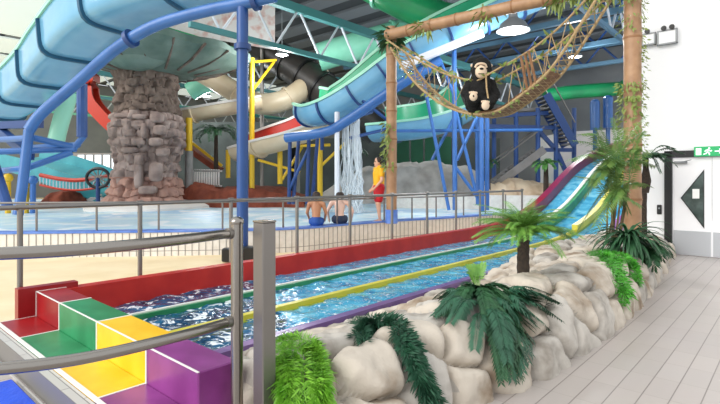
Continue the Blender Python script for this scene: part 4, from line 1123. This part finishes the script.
# ---------------------------------------------------------------- totem pillar
TB = at(147, 205, 20); TB.z = .3
k_ = 20 / F
tot = thing('totem_pillar', 'carved grey stone totem pillar with a face, standing in the pool', 'totem', TB)
prof = [(205, 40), (200, 38), (194, 35), (186, 32), (176, 30), (165, 29), (150, 31), (135, 34), (120, 34), (108, 32), (98, 29), (88, 28), (78, 30), (68, 33), (58, 30)]
prof = prof[:]
rows = []
for (ya, ra), (yb, rb) in zip(prof, prof[1:]):
    for j in range(9): u = j / 9; rows.append((ya + (yb - ya) * u, ra + (rb - ra) * u))
rows.append(prof[-1])
zr = [(r * k_ * .92, EYE - (y - HY) * k_) for y, r in rows]
def tz(a, z):
    w_ = V((math.cos(a) * 2, math.sin(a) * 2, z)); z += .16 * nz(w_, 1.6, 21); a += .16 * nz(w_, 1.6, 33)
    row = math.floor(z / .33); a2 = a / (2 * PI) * 18 + (row % 2) * .5; cell = math.floor(a2); fu = a2 - cell; fv = z / .33 - row
    e = min(fu, 1 - fu, fv, 1 - fv); rr = noise.random_vector if False else None
    h = math.sin(cell % 18 * 12.9898 + row * 78.233) * 43758.5453; h -= math.floor(h)
    amp = .17 if z < 4.2 else .12
    return 1 + (h - .5) * amp * 1.5 + min(e * 4, .5) * amp + .10 * nz((math.cos(a) * 2, math.sin(a) * 2, z), 1.5) + .07 * nz((math.cos(a) * 2, math.sin(a) * 2, z), 4, 3)
base_i = [i for i, (r, z) in enumerate(zr) if z < 1.75][-1]; top_i = [i for i, (r, z) in enumerate(zr) if z < 4.3][-1]
for nm, m, sl in (('base', 'totem_base', zr[:base_i + 1]), ('shaft', 'totem_stone', zr[base_i:top_i + 1]), ('capital', 'totem_dark', zr[top_i:])):
    mb = MB(); mb.lathe([(r, z) for r, z in sl], (TB.x, TB.y, 0), 160, fn=tz); mb.build(nm, m, tot, angle=50)
def tp_(px, py, out=1.36): return at(px, py, 20 - out)
mb = MB()
for (px, py, w, h, d) in ((127, 116, 22, 5, .5), (140, 117, 14, 5, .42), (124, 123, 7, 5, .3), (138, 123, 7, 5, .3), (131, 127, 6, 12, .62), (131, 138, 15, 4, .5), (131, 143, 13, 4, .45), (117, 131, 5, 16, .35), (145, 131, 6, 15, .4), (131, 150, 16, 6, .45), (157, 118, 12, 9, .42), (160, 130, 11, 9, .45), (156, 142, 12, 8, .42), (163, 152, 12, 8, .4), (123, 158, 9, 9, .35), (140, 160, 8, 10, .4), (122, 175, 10, 22, .35), (139, 176, 8, 24, .4), (156, 172, 12, 18, .4), (148, 190, 16, 8, .5)):
    mb.ball(tp_(px, py, 1.25 * math.sqrt(max(.05, 1 - ((px - 147) / 40) ** 2))), (w * k_ * .5, d * .5, h * k_ * .5), 14, 10, fn=lambda q: (abs(q.x) ** 4 + abs(q.y) ** 4 + abs(q.z) ** 4) ** -.25)
mb.build('carved_face', 'totem_stone', tot, angle=60)
mb = MB(); mb.lathe([(2.35, .2), (2.3, .55), (2.0, .72), (1.4, .8)], (TB.x, TB.y, 0), 48, fn=lambda a, z: 1 + .05 * math.sin(a * 5) + .03 * math.sin(a * 11)); mb.build('plinth', 'building_white', tot)
can = thing('canopy', 'wide grey green stone canopy spreading on top of the totem pillar', 'canopy', TB + V((0, 0, 5.6)))
mb = MB(); cc_ = at(160, 76, 20); mb.lathe([(1.15, 0), (1.6, .1), (2.4, .3), (3.0, .55), (3.3, .75), (3.3, 1.0), (3.1, 1.05)], cc_, 64, fn=lambda a, z: 1 + .05 * math.sin(a * 9) + .05 * math.sin(a * 4 + 1)); mb.build('underside', 'canopy_green', can)
mb = MB()
for i in range(18): a = i / 18 * 2 * PI; mb.tube([cc_ + V((math.cos(a) * 1.4, math.sin(a) * 1.4, .04)), cc_ + V((math.cos(a) * 2.4, math.sin(a) * 2.4, .31)), cc_ + V((math.cos(a) * 3.3, math.sin(a) * 3.3, .74))], .05, 6)
mb.build('ribs', 'totem_dark', can)
mb = MB(); mb.ball(cc_ + V((-.2, -1.7, .42)), (1.2, .7, .55), 24, 16, fn=lambda d: 1 + .12 * nz(d, 2.5)); mb.build('stone_boss', 'canopy_green', can, angle=180)
mb = MB(); mb.bar(at(188, 42, 24), at(238, 58, 24), .1, .8); mb.bar(at(150, 25, 24), at(240, 52, 24), .3, .25); o = mb.build('gutter', 'tube_green'); tag(o, 'long green gutter sloping down behind the totem canopy', 'gutter')
mb = MB(); mb.hexa([at(160, 30, 24.6), at(275, 50, 24.6), at(275, 50, 24.7), at(160, 30, 24.7), at(160, 2, 24.6), at(275, 2, 24.6), at(275, 2, 24.7), at(160, 2, 24.7)]); o = mb.build('mural_board', 'mural_white'); tag(o, 'large white board with faded red pattern high behind the blue column', 'board')
for (px, py0, py1) in ((176, 20, 110), (262, 40, 160)):
    mb = MB(); mb.tube([at(px, py0, 24.9), V((at(px, py0, 24.9).x, 24.9, 0))], .1, 8); mb.build('board_post', 'steel_grey', o)

# ---------------------------------------------------------------- slides in the middle distance
def tube_slide(name, label, pts, r, m, ring_m, ring_step, dm=.04):
    P = resample(spline([at(*p) for p in pts], 8), .3); t = thing(name, label, 'water slide', P[0])
    mb = MB(); mb.tube(P, r, 22); mb.build('tube', m, t); st = max(1, int(ring_step / .3))
    for i in range(st, len(P) - 1, st):
        d = (P[i + 1] - P[i]).normalized(); mb = MB(); mb.tube([P[i] - d * .06, P[i] + d * .06], r + dm * 2, 22); mb.build('flange', ring_m, t)
    return t
tube_slide('tube_slide', 'black ribbed tube slide running down behind the blue column', [(225, 28, 27), (262, 48, 26), (300, 72, 25), (345, 106, 24), (380, 130, 24)], .85, 'tube_black', 'plastic_black', 1.2)
tube_slide('tube_slide', 'light green tube slide under the roof truss left of the slim bamboo pole', [(318, 58, 24), (340, 51, 24), (400, 34, 24), (440, 24, 25)], .68, 'tube_mint', 'tube_mint', 4)
tube_slide('tube_slide', 'bright green tube slide crossing above the bamboo beam near the roof', [(330, -40, 20), (365, -18, 19), (402, 2, 18.5), (436, 17, 18.3), (455, 22, 18.3)], .62, 'tube_green', 'tube_mint', 3)
tube_slide('tube_slide', 'dark green tube slide behind the thick bamboo pole', [(545, 96, 30), (565, 93, 30), (600, 90, 30), (700, 84, 30)], .42, 'tube_green', 'tube_green', 5)
tube_slide('tube_slide', 'beige tube slide sloping down behind the top of the yellow post', [(190, 66, 25), (215, 80, 25), (245, 98, 24.5), (262, 104, 24), (285, 100, 24), (306, 86, 24.5), (320, 72, 26)], .52, 'flume_beige', 'flume_beige', 3)
tube_slide('tube_slide', 'short green tube slide end above the long beige flume', [(190, 92, 27), (205, 84, 27), (222, 82, 27)], .5, 'tube_mint', 'tube_green', 3)
flume('water_flume', 'long beige flume running from the totem pillar to behind the blue column', [at(168, 118, 22.5), at(190, 113, 22), at(228, 106, 22), at(262, 100, 22.5)], .38, .12, .12, 3.0, 'flume_beige', 'flume_beige', 'building_white', 'flume_beige')
flume('water_flume', 'beige flume with red lining dropping towards the blue steel frame', [at(238, 150, 22), at(262, 143, 21), at(290, 135, 20.5), at(318, 124, 20.5), at(345, 116, 21)], .5, .75, .05, 3.0, 'flume_beige', 'flume_red', 'building_white', 'flume_beige')
cf, CP = flume('water_flume', 'blue flume with green lining curving down in the centre behind the slim bamboo pole', [at(306, 110, 19.3), at(318, 112, 18.2), at(340, 102, 17.6), at(365, 85, 17.2), at(395, 62, 16.9), at(430, 42, 16.6), at(480, 18, 16.4), at(540, -8, 16.2)], .5, .9, .2, 1.25, 'flume_blue', 'flume_green', 'rim_mint', 'steel_navy')
flume('water_flume', 'lower green lined flume passing behind the slim bamboo pole', [at(376, 128, 22), at(400, 126, 21), at(428, 122, 20.5), at(455, 112, 20.5), at(475, 100, 21)], .6, .95, .1, 2.5, 'flume_blue', 'flume_green', 'rim_mint', 'flume_seam')
o, _ = px_tube('support_beam', 'blue beam carrying the central flume along its slope', 'beam', [(286, 138, 17.6), (325, 132, 17), (345, 122, 16.6), (398, 86, 16), (440, 60, 16)], .17, 'pipe_blue')
mb = MB(); mb.bar(at(400, 67, 15.8), at(483, 33, 15.4), .2, .22); o = mb.build('white_gutter', 'steel_white'); tag(o, 'white sloping gutter beam below the bamboo beam', 'gutter')
# frames
fA = thing('support_frame', 'blue steel frame of thin posts under the lower end of the central flume', 'steel frame', at(305, 205, 18))
bars(fA, [((290, 136, 18), (289, 204, 18)), ((299, 136, 18.6), (293, 204, 18)), ((309, 134, 18), (307, 204, 18)), ((318, 133, 18.6), (312, 204, 18.5)), ((322, 134, 18), (322, 150, 18))], 'steel_navy', 'post', r=.07)
bars(fA, [((288, 137, 18), (332, 132, 18)), ((289, 190, 18), (308, 150, 18)), ((345, 120, 17), (372, 112, 18.5)), ((350, 138, 17), (392, 128, 18)), ((362, 100, 17), (392, 124, 18))], 'steel_blue', 'brace', r=.06)
fB = thing('support_frame', 'tall blue steel frame with crossing struts to the right of the slim bamboo pole', 'steel frame', at(460, 212, 17))
bars(fB, [((454, 45, 17), (455, 210, 17)), ((481, 95, 17), (482, 212, 17)), ((487, 95, 17.6), (487, 210, 17.6)), ((477, 112, 18.5), (478, 205, 18.5))], 'pipe_blue', 'post', r=.085)
bars(fB, [((421, 68, 17), (449, 210, 17)), ((456, 112, 17), (479, 205, 17)), ((457, 160, 17), (481, 108, 17)), ((456, 168, 17), (478, 198, 17)), ((440, 60, 17), (456, 100, 17)), ((395, 131, 17.5), (542, 130, 18)), ((432, 160, 18), (458, 110, 18))], 'pipe_blue', 'strut', r=.06)
tw = thing('slide_tower', 'blue steel platform tower with a zigzag staircase left of the racing slide', 'tower', at(530, 205, 21))
bars(tw, [((516, 112, 21), (516, 196, 21)), ((538, 108, 21), (538, 196, 21)), ((556, 108, 21), (556, 196, 21)), ((494, 112, 22), (494, 196, 22)), ((574, 108, 22), (574, 196, 22))], 'steel_blue', 'post', r=.10)
bars(tw, [((484, 117, 21), (548, 113, 21)), ((484, 126, 21), (560, 128, 21)), ((545, 150, 21), (572, 150, 21)), ((556, 150, 21), (566, 172, 21)), ((538, 130, 21), (556, 150, 21))], 'steel_navy', 'beam', w=.16)
mb = MB(); mb.bar(at(490, 114, 22), at(552, 110, 22), 1.6, .12); mb.build('platform', 'concrete', tw)
def stair(a, b, w, m, n):
    a, b = at(*a), at(*b); mb = MB(); d = b - a; sd = V((-d.y, d.x, 0)).normalized() if abs(d.x) + abs(d.y) > .01 else V((0, 1, 0))
    for s in (-.5, .5): mb.bar(a + sd * w * s, b + sd * w * s, .08, .32)
    o = mb.build('stair_flight', m, tw); mb = MB()
    for i in range(n): p = a.lerp(b, (i + .5) / n); mb.box(p, (.3, w, .05), V((d.x, d.y, 0)).normalized(), sd)
    mb.build('treads', 'concrete', o); mb = MB()
    for s in (-.5, .5): mb.tube([a + sd * w * s + V((0, 0, .95)), b + sd * w * s + V((0, 0, .95))], .03, 6)
    mb.build('handrail', 'steel_grey', o)
stair((486, 190, 21), (540, 150, 21), 1.0, 'concrete', 14); stair((542, 96, 21), (570, 146, 21), 1.0, 'steel_navy', 14)
for (px, py0, py1, lab) in ((595, 102, 130, 'left of two short bright blue tanks behind the racing slide'), (608, 98, 128, 'right of two short bright blue tanks behind the racing slide')):
    mb = MB(); mb.tube([at(px, py0, 24), at(px, py1, 24)], .22, 14); mb.tube([at(px, py1, 24), V((at(px, 0, 24).x, 24, 0))], .1, 10); mb.lathe([(.22, 0), (.15, .1), (.02, .14)], at(px, py0, 24), 14); o = mb.build('blue_tank', 'pipe_blue'); tag(o, lab, 'tank')
mb = MB(); a = at(562, 152, 26); mb.hexa([V((at(563, 0, 26).x, 26, .2)), V((at(640, 0, 26).x, 26, .2)), V((at(640, 0, 26).x, 30, .2)), V((at(563, 0, 26).x, 30, .2)), at(563, 132, 26), at(640, 128, 26), at(640, 128, 26) + V((0, 4, 0)), at(563, 132, 26) + V((0, 4, 0))]); o = mb.build('service_block', 'building_white'); tag(o, 'low white building block behind the racing slide', 'building')
# yellow steel
fy = thing('support_frame', 'yellow steel frame with a tall post right beside the blue column', 'steel frame', at(260, 205, 21))
bars(fy, [((252, 58, 21), (252, 204, 21)), ((320, 134, 20), (320, 204, 20)), ((280, 146, 21), (280, 184, 21)), ((228, 150, 23), (228, 178, 23))], 'steel_yellow', 'post', r=.11)
bars(fy, [((258, 147, 21), (330, 145, 20)), ((253, 90, 21), (274, 62, 22)), ((252, 62, 21), (276, 60, 22)), ((321, 166, 20), (345, 143, 20)), ((282, 180, 21), (302, 147, 21)), ((258, 160, 21), (300, 172, 21))], 'steel_yellow', 'brace', r=.06)
ys_ = thing('yellow_stair', 'yellow railed staircase between the totem pillar and the blue column', 'staircase', at(195, 195, 23))
bars(ys_, [((173, 128, 23), (222, 166, 23)), ((173, 138, 23), (216, 170, 23))], 'steel_yellow', 'handrail', w=.12)
mb = MB(); mb.bar(at(172, 136, 23.2), at(220, 170, 23.2), 1.0, .25); mb.build('flight', 'rust_rock', ys_)
yp = thing('yellow_post', 'thick orange yellow post on a grey footing beside the totem pillar', 'post', at(189, 192, 21))
mb = MB(); mb.tube([at(189, 118, 21), at(189, 152, 21)], .14, 12); mb.build('shaft', 'steel_yellow', yp); mb = MB(); mb.tube([at(189, 151, 21), at(189, 200, 21)], .17, 12); mb.build('footing', 'concrete', yp)
mb = MB()
for i in range(13): p = at(190 + i * 2.4, 178, 21.5); mb.box(p, (.07, .05, .75))
mb.bar(at(188, 171, 21.5), at(222, 171, 21.5), .05, .06); mb.bar(at(188, 186, 21.5), at(222, 186, 21.5), .05, .06); o = mb.build('picket_fence', 'building_white'); tag(o, 'short white picket fence on the red rocks beside the totem', 'fence')
# islands and rocks
def mound(name, label, cat, pts, m, d, hz, seed):
    """rocky bank from pixel outline: list of (px, py_top)"""
    mb = MB(); n = 44; x0, x1 = pts[0][0], pts[-1][0]
    for i in range(n):
        u = i / (n - 1); px = x0 + (x1 - x0) * u
        for (a, ya), (b, yb) in zip(pts, pts[1:]):
            if a <= px <= b: yt = ya + (yb - ya) * (px - a) / (b - a); break
        top_ = at(px, yt, d).z
        for j, (dy, f) in enumerate(((0, 0), (.0, .55), (.25, .85), (.8, 1), (1.8, 1), (2.8, .5), (2.9, 0))):
            p = V(((px - CX) / F * d, d + dy, .3 + max(0, top_ - .3) * f)); w_ = .22 * nz(p, 1.5, seed) + .12 * nz(p, 4, seed)
            mb.v.append(p + V((w_ * .6, -w_, (w_ * .8 if f > 0 else 0))))
    for i in range(n - 1):
        for j in range(6): a = i * 7 + j; mb.f.append([a, a + 7, a + 8, a + 1]); mb.m.append(0)
    o = mb.build(name, m, angle=60); return tag(o, label, cat)
mound('rock_bank', 'rust red rock bank between the totem and the blue column', 'rocks', [(172, 188), (190, 181), (215, 189), (240, 186), (262, 189), (290, 192), (304, 199)], 'rust_rock', 20.5, 1, 3)
mound('rock_mound', 'round rust brown mound in the pool at the left', 'rocks', [(36, 203), (42, 194), (50, 189), (60, 192), (68, 203)], 'rust_rock', 21, 1, 8)
mound('rock_mound', 'smooth white mound between the brown mound and the totem', 'rocks', [(64, 204), (76, 195), (90, 192), (106, 196), (118, 204)], 'building_white', 22.5, 1, 12)
mound('rock_bank', 'long grey carved rock bank behind the lifeguard', 'rocks', [(322, 192), (345, 178), (362, 168), (385, 165), (410, 162), (440, 161), (470, 168), (490, 180)], 'pale_rock', 24, 1, 21)
mound('rock_bank', 'cream coloured rocks at the foot of the slide tower', 'rocks', [(484, 192), (500, 184), (516, 178), (535, 181), (552, 184), (575, 190)], 'cream_rock', 19.5, 1, 27)
mb = MB(); a, b = at(392, 200, 20.5), at(565, 200, 18.6)
mb.bar((a.x, a.y, .62), (b.x, b.y, .62), .3, .8); o = mb.build('low_wall', 'tile_white'); tag(o, 'low white wall in the pool below the cream rocks and the blue frame', 'low wall')
mb = MB(); a = at(396, 160, 27)
for i, px in enumerate((398, 412, 426, 440)):
    p = at(px + 5, 145, 27); mb.box(V((p.x, 27, 2.2)), (.66, .1, 3.6))
o = mb.build('panel_screen', 'panel_green'); tag(o, 'dark green panelled screen behind the long grey rock bank', 'screen')
mb = MB(); mb.hexa([V((at(300, 0, 30).x, 30, 0)), V((at(500, 0, 30).x, 30, 0)), V((at(500, 0, 30).x, 33, 0)), V((at(300, 0, 30).x, 33, 0)), at(300, 138, 30), at(500, 138, 30), at(500, 138, 30) + V((0, 3, 0)), at(300, 138, 30) + V((0, 3, 0))]); o = mb.build('changing_block', 'back_dark'); tag(o, 'dark building block behind the slides in the centre', 'building')
mb = MB(); mb.hexa([V((at(130, 0, 31).x, 31, 0)), V((at(290, 0, 31).x, 31, 0)), V((at(290, 0, 31).x, 34, 0)), V((at(130, 0, 31).x, 34, 0)), at(130, 122, 31), at(290, 122, 31), at(290, 122, 31) + V((0, 3, 0)), at(130, 122, 31) + V((0, 3, 0))]); o = mb.build('plant_block', 'back_dark'); tag(o, 'dark building block behind the totem and the yellow steel', 'building')
# left background
mb = MB(); P = spline([at(18, 158, 26), at(50, 166, 25), at(85, 178, 24), at(118, 190, 23.5)], 5); mb.sweep([(-1.1, .1), (1.1, -.3), (1.1, .25), (1.2, .25), (1.2, -.55), (-1.2, -.1), (-1.2, .6), (-1.1, .6)], P); o = mb.build('teal_slide', 'teal'); tag(o, 'wide teal slide behind the blue support frame at the left', 'water slide')
wb = thing('window_wall', 'row of tall bright windows far behind the teal slide', 'window', at(98, 172, 36))
for i in range(5):
    px = 78 + i * 8.5; mb = MB(); a = at(px, 155, 36); b = at(px + 6, 172, 36); mb.box(((a.x + b.x) / 2, 36, (a.z + b.z) / 2), (b.x - a.x, .05, a.z - b.z)); f_ = mb.build('pane', 'daylight_pane', wb)
mb = MB(); a = at(73, 153, 36.06); b = at(122, 174, 36.06); mb.box(((a.x + b.x) / 2, 36.1, (a.z + b.z) / 2), (b.x - a.x, .06, a.z - b.z)); mb.build('window_frame', 'steel_grey', wb)
rb_ = thing('rope_bridge', 'red rope bridge rail in front of the teal slide', 'bridge', at(72, 186, 22))
mb = MB(); P = spline([at(40, 175, 22), at(60, 179, 22), at(80, 180, 22), at(108, 176, 22)], 6); mb.tube(P, .09, 8); mb.tube([p - V((0, 0, .45)) for p in P], .05, 8); mb.build('rails', 'slide_red', rb_)
mb = MB()
for i in range(0, len(P), 1): mb.tube([P[i], P[i] - V((0, 0, .45))], .02, 5)
mb.build('netting', 'steel_white', rb_)
wh = thing('water_toy', 'dark round spoked water toy beside the totem pillar', 'water toy', at(98, 190, 21.5))
c_ = at(98, 178, 21.5)
mb = MB(); n = 28; ring = [c_ + V((math.cos(2 * PI * i / n) * .5, 0, math.sin(2 * PI * i / n) * .42)) for i in range(n + 1)]; mb.tube(ring, .07, 8, caps=False); mb.build('tyre', 'plastic_black', wh)
mb = MB()
for i in range(6): a = PI * i / 6; mb.tube([c_ + V((math.cos(a) * .5, 0, math.sin(a) * .42)), c_ - V((math.cos(a) * .5, 0, math.sin(a) * .42))], .03, 6)
mb.build('spokes', 'steel_grey', wh)
mb = MB(); mb.tube([c_, V((c_.x, c_.y, 0))], .09, 8); mb.build('stand', 'steel_navy', wh)
for (px, y0, y1, m, lab) in ((8, 178, 212, 'steel_yellow', 'yellow play post nearest the left edge of the hall pool'), (26, 184, 210, 'steel_yellow', 'yellow play post beside the brown mound'), (33, 180, 208, 'pipe_blue', 'thin blue play post between the yellow one and the brown mound')):
    mb = MB(); q = at(px, y0, 17); mb.tube([q, V((q.x, q.y, 0))], .09, 10); mb.ball(at(px, y0, 17), .16, 12, 8); o = mb.build('play_post', m); tag(o, lab, 'post')
# waterfall and white pole
wf = thing('waterfall', 'thin white curtain of water falling from the central flume beam', 'water', at(352, 205, 17.2), kind='stuff')
mb = MB()
for i in range(60):
    px = 343 + 17 * rng.random(); y0 = 126 + rng.uniform(-4, 6) - (px - 343) * .6; d = 17 + rng.uniform(-.4, .6); a = at(px, y0, d); P = [a + V((rng.uniform(-.04, .04) * j, 0, -(a.z - .5) * j / 6)) for j in range(7)]; mb.tube(P, [.012 + .006 * j * rng.random() for j in range(7)], 5)
mb.build('streams', 'splash_white', wf)
mb = MB(); mb.tube([at(337, 112, 16.8), at(337, 208, 16.8)], .085, 10); o = mb.build('white_pole', 'steel_white'); tag(o, 'slim white pole beside the falling water', 'pole')
# small plants among the far structures
for (px, py, top_, d, n, L, m, lab) in ((216, 190, 132, 22, 18, 1.3, 'fern_dark', 'dark palm on the red rock bank beside the white picket fence'), (488, 192, 162, 20, 14, .6, 'fern_dark', 'small dark palm at the left of the cream rocks'), (546, 190, 164, 19, 16, .7, 'fern_green', 'small green palm under the slide tower'), (352, 190, 150, 23, 14, .9, 'fern_dark', 'small palm half hidden behind the falling water')):
    b = at(px, py, d); tp2 = at(px, top_, d); t = thing('background_palm', lab, 'palm', b); mb = MB(); mb.tube([b - V((0, 0, .8)), b.lerp(tp2, .5), tp2], [.12, .1, .08], 8); mb.build('trunk', 'trunk_dark', t); mb = MB()
    for i in range(n): e0 = rng.uniform(.2, 1.1); frond(mb, arc(tp2, i * 2.399, L * rng.uniform(.7, 1), e0, e0 - 1.7, 6), 12, L * .22, .06, .012, rng=rng)
    mb.build('fronds', m, t)
# ================================================================ light and camera
sc = bpy.context.scene
w = bpy.data.worlds.new('world'); sc.world = w; w.use_nodes = True
w.node_tree.nodes['Background'].inputs['Color'].default_value = (0.92, 0.96, 1.0, 1)
w.node_tree.nodes['Background'].inputs['Strength'].default_value = 1.0
cd = bpy.data.cameras.new('camera'); cam = bpy.data.objects.new('camera', cd); C.objects.link(cam)
cam.location = (0, 0, EYE); cam.rotation_euler = (PI / 2, 0, 0)
cd.sensor_width = 36; cd.sensor_fit = 'HORIZONTAL'; cd.lens = 36 * F / 720; cd.shift_y = -(202 - HY) / 720
cd.clip_end = 300
sc.camera = cam
sc.view_settings.view_transform = 'Standard'; sc.view_settings.look = 'None'; sc.view_settings.exposure = 0.32; sc.view_settings.gamma = 1.0; sc.view_settings.use_curve_mapping = False

sd = bpy.data.lights.new('daylight', 'SUN'); so = bpy.data.objects.new('daylight', sd); C.objects.link(so)
sd.energy = 2.2; sd.angle = math.radians(50); sd.color = (1.0, .97, .93)
so.rotation_euler = V((.72, .52, -.50)).to_track_quat('-Z', 'Y').to_euler()
